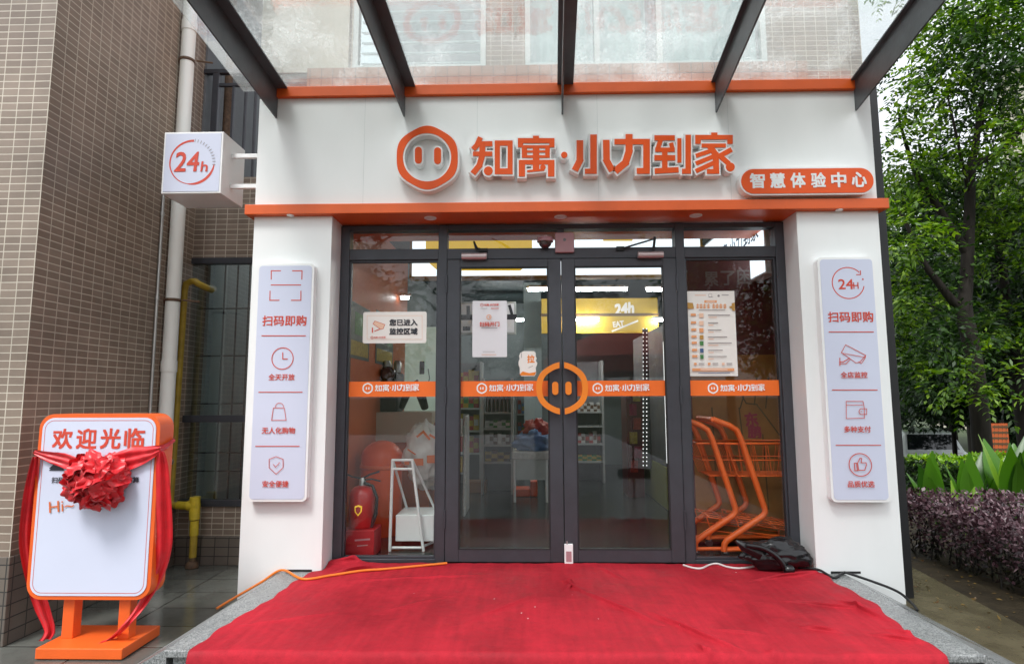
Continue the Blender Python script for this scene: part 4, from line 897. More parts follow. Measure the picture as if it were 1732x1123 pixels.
blob('bag', q, (.17, .10, .24), None, 3.1, .3).build('body', 'bagw', bg_)
mb = MB(); d = Draw(mb, 5.22); 
for x0, x1, y0, y1 in ((684, 692, 776, 786), (696, 716, 776, 787), (722, 742, 770, 783)): d.poly([(x0, y0), (x1, y0-1), (x1, y1), (x0, y1)])
d.line([(706, 738), (716, 730), (726, 742)], 4); d.line([(690, 760), (702, 768)], 2.5); d.line([(728, 736), (742, 744)], 4)
mb.build('print', 'bago', bg_)
mb = blob('x', onY(724, 800, 5.55), (.16, .08, .14), None, 8.2, .25); tag(mb.build('grey_bag', 'bagw', loc=onY(724, 800, 5.55)), 'greyish plastic bag hanging under the orange printed bag', 'bag')

# shelves with goods in the middle of the shop
def gondola(label, px0, px1, pys, y, dep=.35, ztop_px=None):
    x0, x1 = onY(px0, 700, y).x, onY(px1, 700, y).x; t = thing('shelf_rack', label, 'shelf', ((x0+x1)/2, y, PZ)); zt = onY(px0, ztop_px, y).z
    for x in (x0, x1): k = MB(); k.box(x-.015, x+.015, y, y+dep, PZ+.001, zt); k.build('side_panel', 'shelf', t)
    k = MB(); k.box(x0+.016, x1-.016, y+dep-.02, y+dep, PZ+.001, zt); k.build('back_panel', 'greyw', t)
    zz = []
    for py in pys: z = onY(px0, py, y).z; k = MB(); k.box(x0+.0155, x1-.0155, y-.01, y+dep-.0205, z-.022, z); k.build('shelf', 'shelf', t); zz.append(z)
    return x0+.03, x1-.03, zz
G1 = gondola('grey shelf rack of bottles and jars behind the left door leaf', 816, 866, (697, 724, 752, 781), 7.6, ztop_px=640)
G2 = gondola('grey shelf rack of packets behind the right door leaf', 973, 1020, (696, 720, 750, 780), 8.6, ztop_px=610)
def bottles(x0, x1, z, y, n, h, r, group, what):
    k = MB(); k.lathe([(r, 0), (r, h*.6), (r*.35, h*.75), (r*.35, h*.93)], (0, 0, 0), seg=12)
    for i in range(n):
        x = x0+(x1-x0)*(i+.5)/n
        if i == 0:
            t = thing('bottle', what, 'bottle', (x, y, z+.001), group); b_ = MB(); b_.lathe([(r, 0), (r, h*.6), (r*.35, h*.75), (r*.35, h*.93)], (x, y, z+.001), seg=12); b_.build('body', 'bottle', t)
            b_ = MB(); b_.lathe([(r*.42, h*.93), (r*.42, h)], (x, y, z+.001), seg=10); b_.build('cap', 'cap', t); first = t
        else: copy_tree(first, None, (x, y, z+.001))
bottles(G1[0], G1[1], G1[2][0], 7.72, 6, .26, .026, 'bottles on the top shelf', 'dark bottle in the row on the top shelf of the bottle rack')
def packs(x0, x1, z, y, n, hs, wd, cols, group, what):
    for i in range(n):
        x = x0+(x1-x0)*(i+.5)/n; h = hs*random.uniform(.8, 1.1); k = MB(); k.box(x-wd/2, x+wd/2, y, y+.1, z+.001, z+h, 0); k.box(x-wd*.4, x+wd*.4, y-.002, y-.0005, z+h*.3, z+h*.7, 1)
        cols_ = [cols[i % len(cols)], cols[(i+1) % len(cols)]]
        tag(k.build('packet', cols_, loc=(x, y, z)), what, 'packet', group)
packs(G1[0], G1[1], G1[2][1], 7.66, 6, .10, .06, ['pack3', 'shelf', 'pack4'], 'jars on the second rack shelf', 'small pale jar packet on the second shelf of the bottle rack')
packs(G1[0], G1[1], G1[2][2], 7.66, 6, .15, .05, ['pack3', 'shelf', 'rust'], 'jars on the third rack shelf', 'tall pale packet on the third shelf of the bottle rack')
packs(G1[0], G1[1], G1[2][3], 7.66, 4, .13, .085, ['pack1', 'rust'], 'yellow packets on the lowest rack shelf', 'yellow packet on the lowest shelf of the bottle rack')
packs(G2[0], G2[1], G2[2][0], 8.66, 7, .12, .05, ['pack3', 'rust'], 'packets on the top shelf behind the right door', 'small packet on the upper shelf of the rack behind the right door leaf')
packs(G2[0], G2[1], G2[2][2], 8.66, 6, .16, .055, ['pack2', 'pack3', 'rust'], 'packets on the third shelf behind the right door', 'red or pale packet on the middle shelf of the rack behind the right door leaf')
packs(G2[0], G2[1], G2[2][3], 8.66, 5, .09, .07, ['pack1', 'pack4'], 'packets on the lowest shelf behind the right door', 'yellow packet on the lowest shelf of the rack behind the right door leaf')
# tall shelf of snack bags against the left side, seen edge-on to the left of the bottle rack
G3 = gondola('tall shelf of yellow and red snack bags left of the bottle rack', 770, 813, (652, 690, 728, 766), 8.3, ztop_px=612)
for z_, cols in zip(G3[2], (['pack1', 'pack2', 'pack1'], ['pack2', 'pack1', 'pack4'], ['pack1', 'pack3', 'pack2'], ['pack2', 'pack1', 'pack1'])): packs(G3[0], G3[1], z_, 8.36, 4, .22, .075, cols, 'snack bags on the tall shelf', 'yellow, red or green snack bag on the tall shelf left of the bottle rack')
G4 = gondola('low dark shelf of mixed goods between the bottle rack and the bench', 872, 912, (700, 735), 9.6, ztop_px=660)
for z_ in G4[2]: packs(G4[0], G4[1], z_, 9.66, 5, .2, .055, ['pack2', 'pack5', 'pack1', 'pack3'], 'goods on the low dark shelf', 'mixed packet on the low dark shelf at the back')
# low table with a blue bundle, orange stool, brown carton, white curved display
yt = 7.0; a, b = onY(866, 830, yt), onY(929, 764, yt)
tb = thing('bench_table', 'low white bench table with rounded legs under the blue bundle', 'table', ((a.x+b.x)/2, yt, PZ))
k = MB(); k.box(a.x, b.x, yt, yt+.4, b.z-.09, b.z); k.build('top', 'pack3', tb, bevel=.01)
k = MB(); k.box(a.x+.04, b.x-.04, yt+.02, yt+.04, b.z-.32, b.z-.0905); k.build('apron', 'shelf', tb)
for x in (a.x+.03, b.x-.03): k = MB(); k.tube([(x, yt+.05, PZ+.001), (x, yt+.05, b.z-.0905)], .015, seg=8); k.build('leg', 'whitem', tb)
c_ = onY(905, 740, yt+.2); tag(blob('x', (c_.x, yt+.2, b.z+.07), (.22, .14, .13), None, 5.5, .5, 2.4, flat=-.069).build('blue_bundle', 'pack5', loc=(c_.x, yt+.2, b.z)), 'blue cloth bundle lying on the white bench table', 'bundle')
c_ = onY(893, 740, yt+.1); tag(blob('x', (c_.x+.1, yt+.3, b.z+.22), (.16, .1, .13), None, 9.5, .4, 2.0).build('red_bundle', 'pack2', loc=(c_.x, yt+.3, b.z+.1)), 'dark red bundle piled behind the blue cloth bundle', 'bundle')
q = onZ(890, 838, PZ); ss = thing('step_stool', 'orange plastic step stool on the grey shop floor', 'stool', (q.x, q.y, PZ))
k = MB(); k.box(q.x-.16, q.x+.05, q.y-.1, q.y+.12, PZ+.001, PZ+.10); k.build('step', 'stool', ss, bevel=.015); k = MB(); k.box(q.x+.0505, q.x+.14, q.y-.1, q.y+.12, PZ+.001, PZ+.19); k.build('seat', 'stool', ss, bevel=.02)
q = onZ(808, 834, PZ); k = MB(); k.box(q.x-.14, q.x+.11, q.y, q.y+.25, PZ+.001, PZ+.14); tag(k.build('carton', 'card', loc=(q.x, q.y, PZ), bevel=.005), 'brown cardboard carton on the floor beside the bottle rack', 'carton')
yd = 6.2; a, b = onY(772, 836, yd), onY(788, 704, yd)
cdp = thing('display_stand', 'white curved side display stand with packets at the left door edge', 'display', ((a.x+b.x)/2, yd, PZ))
k = MB(); k.hexa([(b.x-.03, yd, PZ+.001), (b.x, yd, PZ+.001), (b.x, yd+.45, PZ+.001), (b.x-.03, yd+.45, PZ+.001), (b.x-.03, yd+.1, b.z), (b.x, yd+.1, b.z), (b.x, yd+.4, b.z), (b.x-.03, yd+.4, b.z)]); k.build('side_panel', 'pack3', cdp, bevel=.02)
for py in (735, 765, 800): z = onY(776, py, yd).z; k = MB(); k.box(b.x-.42, b.x-.031, yd+.03, yd+.38, z-.015, z); k.build('shelf', 'shelf', cdp); 
for i, py in enumerate((735, 765, 800)):
    z = onY(776, py, yd).z
    for j in range(3): k = MB(); x = b.x-.37+j*.12; k.box(x, x+.09, yd+.06, yd+.14, z+.001, z+.12+.02*j); tag(k.build('packet', ['pack2', 'pack1', 'pack3'][(i+j) % 3], loc=(x, yd+.06, z)), 'small packet on the white curved display stand by the left door edge', 'packet', 'packets on the curved display stand')
# glass door fridge with light strips on the right, and pink goods beside it
yfz = 6.0; a, b = onY(1090, 800, yfz), onY(1150, 555, yfz); xf = 1.52
fg = thing('glass_fridge', 'tall glass front fridge with white vertical light strips and a yellow green base', 'fridge', (xf, yfz, PZ))
k = MB(); k.box(xf, xf+.6, 5.45, 8.4, PZ+.45, 2.2); k.build('cabinet', 'greyw', fg, bevel=.01)
k = MB(); k.box(xf-.01, xf+.6, 5.42, 8.42, PZ+.001, PZ+.449); k.build('base', mat('yellow_green_base', (.24, .26, .05), .4), fg, bevel=.01)
for y in (5.6, 6.5): k = MB(); k.box(xf-.012, xf-.0005, y, y+.022, PZ+.5, 2.0); k.build('light_strip', 'led', fg)
for z in (.95, 1.25, 1.55, 1.85): k = MB(); k.box(xf-.012, xf-.001, 5.7, 6.45, z, z+.02); k.build('shelf_edge', 'shelf', fg)
for j, z in enumerate((.97, 1.27, 1.57)):
    for i in range(4): k = MB(); y = 5.72+i*.18; k.box(xf-.03, xf-.0125, y, y+.14, z+.001, z+.2); tag(k.build('packet', ['pack4', 'pack5', 'pack3', 'pack2'][(i+j) % 4], loc=(xf-.02, y, z)), 'chilled packet behind the light strip of the glass front fridge', 'packet', 'packets in the glass front fridge')
ld = thing('light_string', 'dotted double string of small white lights hanging before the fridge', 'lights', onY(1092, 560, 6.6))
k = MB()
for col in (0, 1):
    for i in range(34):
        p = onY(1088+col*6, 556+i*7.0, 6.6); k.box(p.x-.003, p.x+.003, 6.598, 6.607, p.z-.005, p.z+.005)
ob_ = k.build('bulb', 'led', ld); ob_['kind'] = 'stuff'
k = MB(); p, q = onY(1091, 556, 6.62), onY(1091, 792, 6.62); k.box(p.x-.03, p.x+.03, 6.615, 6.625, q.z, p.z); k.build('strip', 'darkroom', ld)
pg = thing('goods_rack', 'dark red goods rack hung with pink packets left of the fridge', 'rack', onY(1075, 800, 7.4))
a, b = onY(1062, 800, 7.4), onY(1086, 655, 7.4); k = MB(); k.box(a.x, b.x, 7.4, 7.8, PZ, b.z); k.build('body', 'maroon', pg)
for j in range(6):
    z = PZ+.3+j*.17; k = MB(); x = a.x+.03+(j % 2)*.05; k.box(x, x+.09, 7.37, 7.399, z, z+.14); tag(k.build('packet', ['pack2', 'magenta', 'pack1'][j % 3], loc=(x, 7.37, z)), 'pink or red packet hung on the dark red goods rack', 'packet', 'packets on the dark red goods rack')
# drinks fridge seen from its printed side, behind the carts in the right window
yx = 5.05; a, b = onY(1178, 935, yx), onY(1316, 430, yx)
df = thing('drinks_cooler', 'drinks cooler with maroon upper and yellow lower printed side, behind the carts', 'cooler', ((a.x+b.x)/2, yx, PZ))
zm = onY(1250, 600, yx).z
k = MB(); k.box(a.x, b.x, yx+.003, yx+.3, PZ+.02, b.z, 0); k.build('cabinet', 'maroon', df, bevel=.004)
k = MB(); k.box(a.x+.01, b.x-.01, yx-.001, yx+.0025, zm, b.z-.01, 0); d = Draw(k, yx-.001, 1)
for i, ch in enumerate('累了困了'): d.text(ch, 1203+i*28, 472-i*1.5, 23, 24, weight=.02)
k.build('upper_print', ['maroon', 'palegrey'], df)
k = MB(); k.box(a.x+.01, b.x-.01, yx-.001, yx+.0025, PZ+.03, zm-.001, 0); d = Draw(k, yx-.001, 1)
for q in ([(1252, 690), (1262, 655)], [(1262, 682), (1280, 684), (1318, 735)], [(1250, 690), (1256, 740)], [(1280, 640), (1276, 684)], [(1262, 682), (1250, 660)], [(1295, 690), (1300, 640)], [(1204, 690), (1212, 830)], [(1290, 735), (1300, 860)]): d.line(q, 2.2, 1)
d.text('东', 1271, 709, 21, 22, 2, weight=.04, rot=.1); d.text('鹏', 1276, 730, 22, 20, 2, weight=.03)
k.build('lower_print', ['ochre', 'crease', 'magenta'], df)

# two nested orange trolleys
def cart_mesh():
    T = thing('shopping_cart', 'nearer orange tubular shopping cart parked behind the right window', 'cart', (0, 0, 0), 'shopping carts behind the right window')
    for y in (0, .38):
        k = MB(); k.tube([(-.02, y, 1.03), (.10, y, .985), (.155, y, .95), (.185, y, .885), (.338, y, .375), (.342, y, .345), (.322, y, .315), (.05, y, .14), (.03, y, .115), (.025, y, .06)], .023, seg=10); k.build('side_tube', 'orangep', T)
        k = MB(); k.tube([(.02, y, .07), (.80, y, .085)], .0145, seg=8); k.build('base_rail', 'orangep', T)
    k = MB(); k.tube([(-.02, -.01, 1.03), (-.02, .39, 1.03)], .02, seg=10); k.build('push_bar', 'orangep', T)
    k = MB()
    def loop(z, x0, x1, y0, y1, r=.0045): k.tube([(x0, y0, z), (x1, y0, z+.0), (x1, y1, z), (x0, y1, z), (x0, y0, z)], r, seg=6)
    loop(.845, .08, .92, .03, .35, .009); loop(.60, .17, .86, .05, .33); loop(.72, .12, .89, .04, .34)
    for i in range(9):
        x = .08+i*.105; xb = .17+i*.086
        for y0, y1 in ((.03, .05), (.35, .33)): k.tube([(x, y0, .845), (xb, y1, .60)], .0028, seg=5)
    for i in range(7): y = .05+i*.0466; k.tube([(.08, y, .845), (.17, y, .60), (.86, y, .60), (.92, y, .845)], .0028, seg=5)
    k.build('wire_basket', 'orangep', T)
    k = MB(); 
    for y in (.03, .13, .25, .35): k.tube([(.13, y, .30), (.80, y, .19)], .005, seg=5)
    for i in range(6): x = .15+i*.125; k.tube([(x, .03, .30-i*.02), (x, .35, .30-i*.02)], .0045, seg=5)
    for y in (.03, .35): k.tube([(.13, y, .30), (.16, y, .2), (.80, y, .12)], .005, seg=5); k.tube([(.80, y, .19), (.80, y, .09)], .006, seg=5)
    k.build('lower_rack', 'orangep', T)
    for x, y in ((.03, 0), (.03, .38), (.76, .02), (.76, .36)):
        k = MB(); k.lathe([(.03, -.012), (.032, 0), (.03, .012)], (x, y, .0325), axis='y', seg=14); w_ = k.build('wheel', 'tyre', T); k = MB(); k.box(x-.012, x+.012, y-.018, y+.018, .05, .065); k.build('fork', 'silver', w_)
    return T
q = onZ(1170, 935, PZ); ctm = cart_mesh(); yk = 4.64
s = 1.0; x0 = onY(1167, 800, yk).x; ctm.location = (x0-.01, yk, PZ+.001)
c2 = copy_tree(ctm, None, (x0+.20, yk-.025, PZ+.0012)); c2['label'] = 'second orange shopping cart nested further right into the first cart'
c2.scale = (1, 1, 1)

# ================================================================== THINGS ON THE GLASS
def card(name, label, cat, corners, Y, r, mats, draw=None, th=.0015):
    P = [onY(*c, Y) for c in corners]; x0, x1 = (P[0].x+P[3].x)/2, (P[1].x+P[2].x)/2; z1, z0 = (P[0].z+P[1].z)/2, (P[2].z+P[3].z)/2
    mb = MB(); mb.prism(rrect(x0, x1, z0, z1, r), Y-th, Y, 0)
    if draw: draw(Draw(mb, Y-th, 1))
    return tag(mb.build(name, mats, loc=((x0+x1)/2, Y, z0)), label, cat)
gW, gD = YD+.0355, YD+.0115
def d1(d):
    d.line([(621, 534), (714, 534), (714, 574), (621, 574)], .6, 2, close=True)
    d.poly([(634, 543), (651, 549), (648, 556), (644, 557), (631, 548)], 4); d.line([(634, 543), (651, 549), (648, 556), (644, 557), (631, 548)], .8, 3, close=True); d.line([(642, 557), (634, 560)], 1.5, 3); d.line([(630, 555), (630, 562)], 2, 3)
    d.text('您已进入', 682.5, 545.5, 47, 10.5, 1, weight=.035); d.text('监控区域', 682.5, 560.5, 47, 10.5, 1, weight=.035)
    d.name_mark(640, 571, 26, 3)
card('camera_notice', 'white rounded notice 您已进入监控区域 with a camera drawing on the left window', 'notice', ((614, 528), (722, 527), (721, 579), (614, 582)), gW, .014, ['paper', 'dprint', 'ppeach', 'print', 'ppeach'], d1)
def d2(d):
    d.name_mark(828, 516, 32, 1); d.line([(813, 522), (824, 522)], .7, 2); d.line([(831, 522), (843, 522)], 1.1, 1)
    d.arc(827, 536.5, 3.6, 1.2, m=3); d.disc(828, 536.5, 1.2, 3)
    d.text('扫码开门', 828, 548.5, 33, 7.5, 1, weight=.03); d.line([(815, 555), (841, 555)], .9, 2); d.line([(817, 595), (837, 595)], .6, 2); d.line([(815, 600), (839, 600)], .8, 3)
card('door_code_poster', 'white upright poster 扫码开门 taped to the left door leaf', 'poster', ((799, 509), (858, 509), (857, 604), (799, 604)), gD, .008, ['paperw', 'print', 'ptext', 'porange'], d2)
def d3(d):
    d.poly([(879, 633), (884, 628), (895, 631), (907, 629), (904, 635), (881, 635)], 1); d.text('拉', 898, 607, 12, 13, 1, weight=.03); d.line([(882, 597), (882, 605)], .8, 2); d.line([(894, 622), (901, 619)], .7, 2)
def pullsticker():
    pts = [(880, 597), (885, 594), (903, 594), (906, 597), (906, 603), (908, 606), (906, 610), (909, 614), (908, 618), (906, 622), (907, 632), (904, 636), (882, 636), (879, 632), (879, 622), (877, 617), (877, 612), (879, 607), (878, 602)]
    P = [onY(a, b, gD) for a, b in pts]; mb = MB(); mb.prism([(p.x, p.z) for p in P][::-1], gD-.0015, gD, 0); d3(Draw(mb, gD-.0015, 1))
    return tag(mb.build('pull_sticker', ['paper', 'handle', 'ptext'], loc=onY(893, 636, gD)), 'small wavy edged white sticker with orange 拉 above the left handle', 'sticker')
pullsticker()
def d4(d):
    c = lambda x, y: (1155+x/7.25, 485+y/7.245)
    d.line([c(150, 105), c(280, 105)], .9, 1); d.arc(*c(335, 105), 3, .5, m=2); d.line([c(315, 128), c(368, 128)], .8, 2); d.disc(*c(438, 112), 2, 2); d.line([c(480, 103), c(556, 103)], 1.2, 2)
    d.line([c(275, 182), c(402, 182)], 4.2, 1); d.line([c(290, 182), c(390, 182)], 1, 0)
    for x in (180, 222, 264, 312, 376, 418, 464, 514): 
        d.line([c(x-14, 225), c(x+14, 225)], 1.2, 1); d.line([c(x, 212), c(x, 262)], 1.4, 1); d.line([c(x-15, 246), c(x+15, 246)], 1.2, 1); d.line([c(x-12, 262), c(x+12, 260)], 1., 1)
    d.line([c(195, 286), c(510, 286)], 1., 2)
    d.poly([c(50, 195), c(120, 200), c(135, 270), c(52, 272)], 4); d.poly([c(595, 205), c(632, 195), c(636, 300), c(600, 290)], 4); d.poly([c(565, 240), c(600, 235), c(600, 260), c(572, 262)], 4)
    for i, (y, cl, l1) in enumerate(((348, 6, 570), (443, 6, 425), (530, 3, 465), (615, 4, 535), (690, 7, 590), (778, 5, 480), (855, 7, 530))):
        x = 125+i*3; d.line([c(x-18, y-4), c(x+18, y-4)], 4, 3); d.poly([c(195+i*2, y-22), c(250, y-22), c(250, y+30), c(198+i*2, y+30)], cl); d.line([c(310, y), c(l1, y)], 1.3, 2); d.line([c(312, y+28), c(l1-160 if l1 > 540 else 372, y+28)], .8, 3)
    for x in (150, 318, 490): d.poly([c(x-16, 930), c(x+16, 930), c(x+16, 960), c(x-16, 960)], 3 if x < 400 else 6); d.line([c(x+45, 940), c(x+105, 940)], 1.3, 2); d.line([c(x+45, 958), c(x+110, 958)], .7, 2)
    d.line([c(125, 1015), c(610, 1015)], 4.6, 3); d.line([c(215, 1015), c(540, 1015)], 1.2, 0); d.line([c(190, 1058), c(570, 1056)], 1.0, 5)
card('price_poster', 'white price poster with peach icons and rows of small print on the right window', 'poster', ((1159, 493), (1242, 492), (1248, 635), (1166, 637)), gW, .002, ['paper', 'porange', 'ptext', 'porange', 'gold', 'navy', 'ppeach', 'pack4'], d4)
# devices on the transom
p = onY(955, 410, YD-.03); ab = thing('access_box', 'square dusty pink access reader mounted at the centre of the transom', 'reader', (p.x, YD, p.z))
a, b = onY(939, 427, YD-.03), onY(971, 393, YD-.03); k = MB(); k.box(a.x, b.x, YD-.03, YD-.0005, a.z, b.z); k.build('case', 'pinkdev', ab, bevel=.006); k = MB(); k.tube([((a.x+b.x)/2, YD-.032, (a.z+b.z)/2+.02), ((a.x+b.x)/2, YD-.0305, (a.z+b.z)/2+.02)], .012, seg=12); k.build('sensor', 'dome', ab)
p = onY(922, 410, YD-.03); sc_ = thing('dome_camera', 'small smoked dome camera mounted on the transom left of the pink reader', 'camera', (p.x, YD, p.z))
k = MB(); k.lathe([(.062, .0), (.062, .03), (.045, .035)], (p.x, YD-.04, p.z), seg=20); k.build('base', 'pinkdev', sc_); k = MB(); k.lathe([(.05*math.cos(t), -.05*math.sin(t)) for t in [math.pi/2*i/6 for i in range(6)]]+[(.003, -.05)], (p.x, YD-.04, p.z-.001), seg=20); k.build('dome', 'dome', sc_)
k = MB(); k.box(p.x-.02, p.x+.02, YD-.045, YD-.0005, p.z+.0, p.z+.03); k.build('mount', 'rubber', sc_)

# ================================================================== RED CARPET
cFL, cFR, cBL, cBR = onZ(325, 1097, PZ), onZ(1587, 1101, PZ), onZ(521, 973, PZ), onZ(1405, 978, PZ)
NX, NY = 420, 300; yf0 = (cFL.y+cFR.y)/2; yf0 = min(yf0, yfr-.012); yb0 = YD-.022
seg = [((953, 985), (985, 1004), .012, .016), ((968, 988), (958, 1002), .010, .016), ((985, 1003), (1120, 1060), .010, .02), ((1100, 1040), (1260, 1108), .012, .022), ((1248, 1010), (1300, 1062), .008, .02), ((1330, 1020), (1480, 1035), .010, .016), ((1425, 1020), (1500, 1052), .014, .014),
       ((1360, 1065), (1420, 1074), .012, .014), ((1480, 1078), (1560, 1090), .012, .015), ((900, 1010), (780, 1060), .006, .03), ((1210, 1068), (1290, 1078), .006, .025), ((1180, 1095), (1210, 1115), .012, .02), ((1300, 1105), (1330, 1118), .01, .02), ((600, 985), (820, 975), .005, .03), ((640, 1040), (760, 1010), .005, .03),
       ((560, 958), (655, 948), .018, .03), ((566, 972), (640, 962), .016, .022), ((1060, 985), (1010, 960), .006, .02), ((1280, 985), (1380, 970), .012, .02), ((1500, 1068), (1585, 1085), .008, .02), ((420, 1060), (560, 1040), .004, .03)]
sg_ = [(np.array(onZ(*a, PZ))[:2], np.array(onZ(*b, PZ))[:2], h, w_) for a, b, h, w_ in seg]
ys = yf0+(yb0-yf0)*(np.arange(NY+1)/NY); P = np.zeros((NY+1, NX+1, 3))
for j, y in enumerate(ys):
    t = min(1.15, (y-cFL.y)/(cBL.y-cFL.y)); xl = cFL.x+(cBL.x-cFL.x)*t; t = min(1.15, (y-cFR.y)/(cBR.y-cFR.y)); xr = cFR.x+(cBR.x-cFR.x)*t
    xl += .012*math.sin(y*9)+.006*math.sin(y*31); xr += .02*math.sin(y*7+1)+.010*math.sin(y*23)
    if y > YF-.03: kk = min(1, (y-YF+.03)/.03); xl = xl+(max(xl, XL1+.006)-xl)*kk; xr = xr+(min(xr, XR0-.006)-xr)*kk
    P[j, :, 0] = xl+(xr-xl)*np.arange(NX+1)/NX; P[j, :, 1] = y
Z = np.full((NY+1, NX+1), PZ+.006); SH = np.zeros((NY+1, NX+1, 2))
for a, b, h, w_ in sg_:
    d = b-a; L2 = d@d; q = P[:, :, :2]-a; t = np.clip((q@d)/L2, 0, 1); dist = np.linalg.norm(q-t[..., None]*d, axis=2)
    nrm = np.array([-d[1], d[0]])/math.sqrt(L2); nrm = nrm if nrm[1] < 0 else -nrm; sgn = (q@nrm) > 0        # steep on the side turned to the viewer, like a folded tuck
    gg = np.exp(-(dist/np.where(sgn, max(.011, w_*.5), w_*1.1))**1.6)*np.sin(np.pi*(.1+.8*t)); Z += 2.5*h*gg; SH += (gg**2*1.8*h)[..., None]*nrm
for j in range(NY+1):
    for i in range(NX+1):
        x, y = P[j, i, 0], P[j, i, 1]
        Z[j, i] += .007*abs(noise.noise(Vector((x*1.7, y*2.6, 0)))) + .004*noise.noise(Vector((x*7+y*2, y*9, 3))) + .0022*noise.noise(Vector((x*25, y*25, 5)))
        Z[j, i] = max(Z[j, i], PZ+.003)
corner = np.clip((-1.02-P[:, :, 0])/.35, 0, 1)*np.clip((P[:, :, 1]-(YD-.16))/.12, 0, 1); Z += .02*corner
P[:, :, 2] = Z; P[2:-2, 2:-2, :2] += SH[2:-2, 2:-2]
mb = MB(); vs = P.reshape(-1, 3); W1 = NX+1
mb.add(vs, [(j*W1+i, j*W1+i+1, (j+1)*W1+i+1, (j+1)*W1+i) for j in range(NY) for i in range(NX)], 0, True)
ND = 14; dv = []
for k in range(ND+1):
    for i in range(W1):
        x, y, z = P[0, i]; wv = .012*noise.noise(Vector((x*2.2, 0, 7)))+.006*math.sin(x*5.+k*.1)
        t = k/ND; a = min(1, t*4)
        dv.append((x, yf0-.022*math.sin(a*math.pi/2)-.02*t-wv*t*1.6, z-(.012*(1-math.cos(a*math.pi/2)))-(PZ-.02)*max(0, t-.06)/.94))
mb.add(dv, [((k+1)*W1+i, (k+1)*W1+i+1, k*W1+i+1, k*W1+i) for k in range(ND) for i in range(NX)], 0, True)
cp = mb.build('red_carpet', 'carpet', loc=(0, (yf0+yb0)/2, PZ), weld=.0002); tag(cp, 'creased red carpet laid over the granite entrance platform', 'carpet')
sol = cp.modifiers.new('thickness', 'SOLIDIFY'); sol.thickness = .0035; sol.offset = 1
def carpet_z(x, y):
    j = int(np.clip((y-yf0)/(yb0-yf0)*NY, 0, NY)); i = int(np.clip((x-P[j, 0, 0])/(P[j, -1, 0]-P[j, 0, 0])*NX, 0, NX)); 
    if y > yb0+.01 or x < P[j, 0, 0] or x > P[j, -1, 0]: return PZ
    return float(Z[max(0, j-1):j+2, max(0, i-1):i+2].max())+.004

# ------------------------------------------------------------------ cables and the black bag
def smooth_path(pts, n=8):
    pts = [Vector(p) for p in pts]; out = []
    for i in range(len(pts)-1):
        p0, p1, p2, p3 = pts[max(0, i-1)], pts[i], pts[i+1], pts[min(len(pts)-1, i+2)]
        for k in range(n):
            t = k/n; out.append(.5*((2*p1)+(p2-p0)*t+(2*p0-5*p1+4*p2-p3)*t*t+(3*p1-p0-3*p2+p3)*t**3))
    return out+[pts[-1]]
def cable(name, label, pix, r, m):
    pts = []
    for px, py in pix:
        p = onZ(px, py, PZ+.01); pts.append(Vector((p.x, p.y, carpet_z(p.x, p.y)+r)))
    return pts
pts = cable('', '', ((512, 981), (560, 975), (610, 968), (650, 964), (700, 960), (756, 955)), .008, None)
for p in pts: p.y = min(p.y, YD-.03)
pre = [onZ(366, 1029, .012), onZ(394, 1012, .05), Vector((bl.x-.12, YF-.03, .14)), Vector((bl.x+.02, YF-.03, PZ+.02))]
mb = MB(); mb.tube(smooth_path(pre+pts), .0085, seg=8); tag(mb.build('power_cable', 'cable', loc=pre[0]), 'orange power cable running over the carpet past the left pillar', 'cable')
pts = cable('', '', ((1156, 957), (1172, 962), (1186, 963), (1200, 957), (1213, 955), (1230, 960), (1250, 963), (1275, 960)), .007, None)
for p in pts: p.y = min(p.y, YD-.03)
mb = MB(); mb.tube(smooth_path(pts), .007, seg=8); tag(mb.build('white_cable', 'wcable', loc=pts[0]), 'white wavy cable on the carpet from the right door to the black bag', 'cable')
pts = cable('', '', ((1350, 962), (1385, 968), (1410, 976)), .008, None)+[Vector((br.x-.03, YF-.035, PZ+.014)), Vector((br.x+.02, YF-.045, PZ+.01)), Vector((gr1.x-.12, YF-.06, .115)), Vector((gr1.x-.03, YF-.08, .045)), onZ(1552, 1032, .01)]
mb = MB(); mb.tube(smooth_path(pts), .0085, seg=8); tag(mb.build('black_cable', 'rubber', loc=pts[0]), 'black cable running from the bag over the right side cheek to the path', 'cable')
q = onZ(1308, 966, PZ+.02); q.y = YF+.06; q.x = onY(1310, 945, q.y).x
bgt = thing('black_bag', 'black shiny plastic bag slumped on the carpet by the right pillar', 'bag', (q.x, q.y, PZ))
def bagshape(): return blob('x', (q.x, q.y, PZ+.115), (.225, .095, .105), None, 2.7, .30, 1.5, 36, flat=-.1)
bagshape().build('body', 'bag', bgt)
f = lambda px, py: onY(px, py, q.y-.11)
mb = MB(); mb.tube(smooth_path([f(1262, 922), f(1290, 927), f(1312, 940), f(1326, 957), f(1334, 972)]), [.016]*33 if False else .017, seg=8); mb.build('strap', 'bag', bgt)
mb = MB(); mb.tube([f(1250, 918)+Vector((0, .06, 0)), f(1262, 926)+Vector((0, .05, 0)), f(1290, 938)+Vector((0, .05, 0))], [.012, .035, .05], seg=8); mb.build('corner_flap', 'bag', bgt)
mb = MB(); a = f(1334, 974); mb.lathe([(.022, -.03), (.03, -.02), (.03, .02), (.022, .03)], (a.x, a.y-.01, PZ+.042), axis='x', seg=12); mb.build('knot', 'bag', bgt)

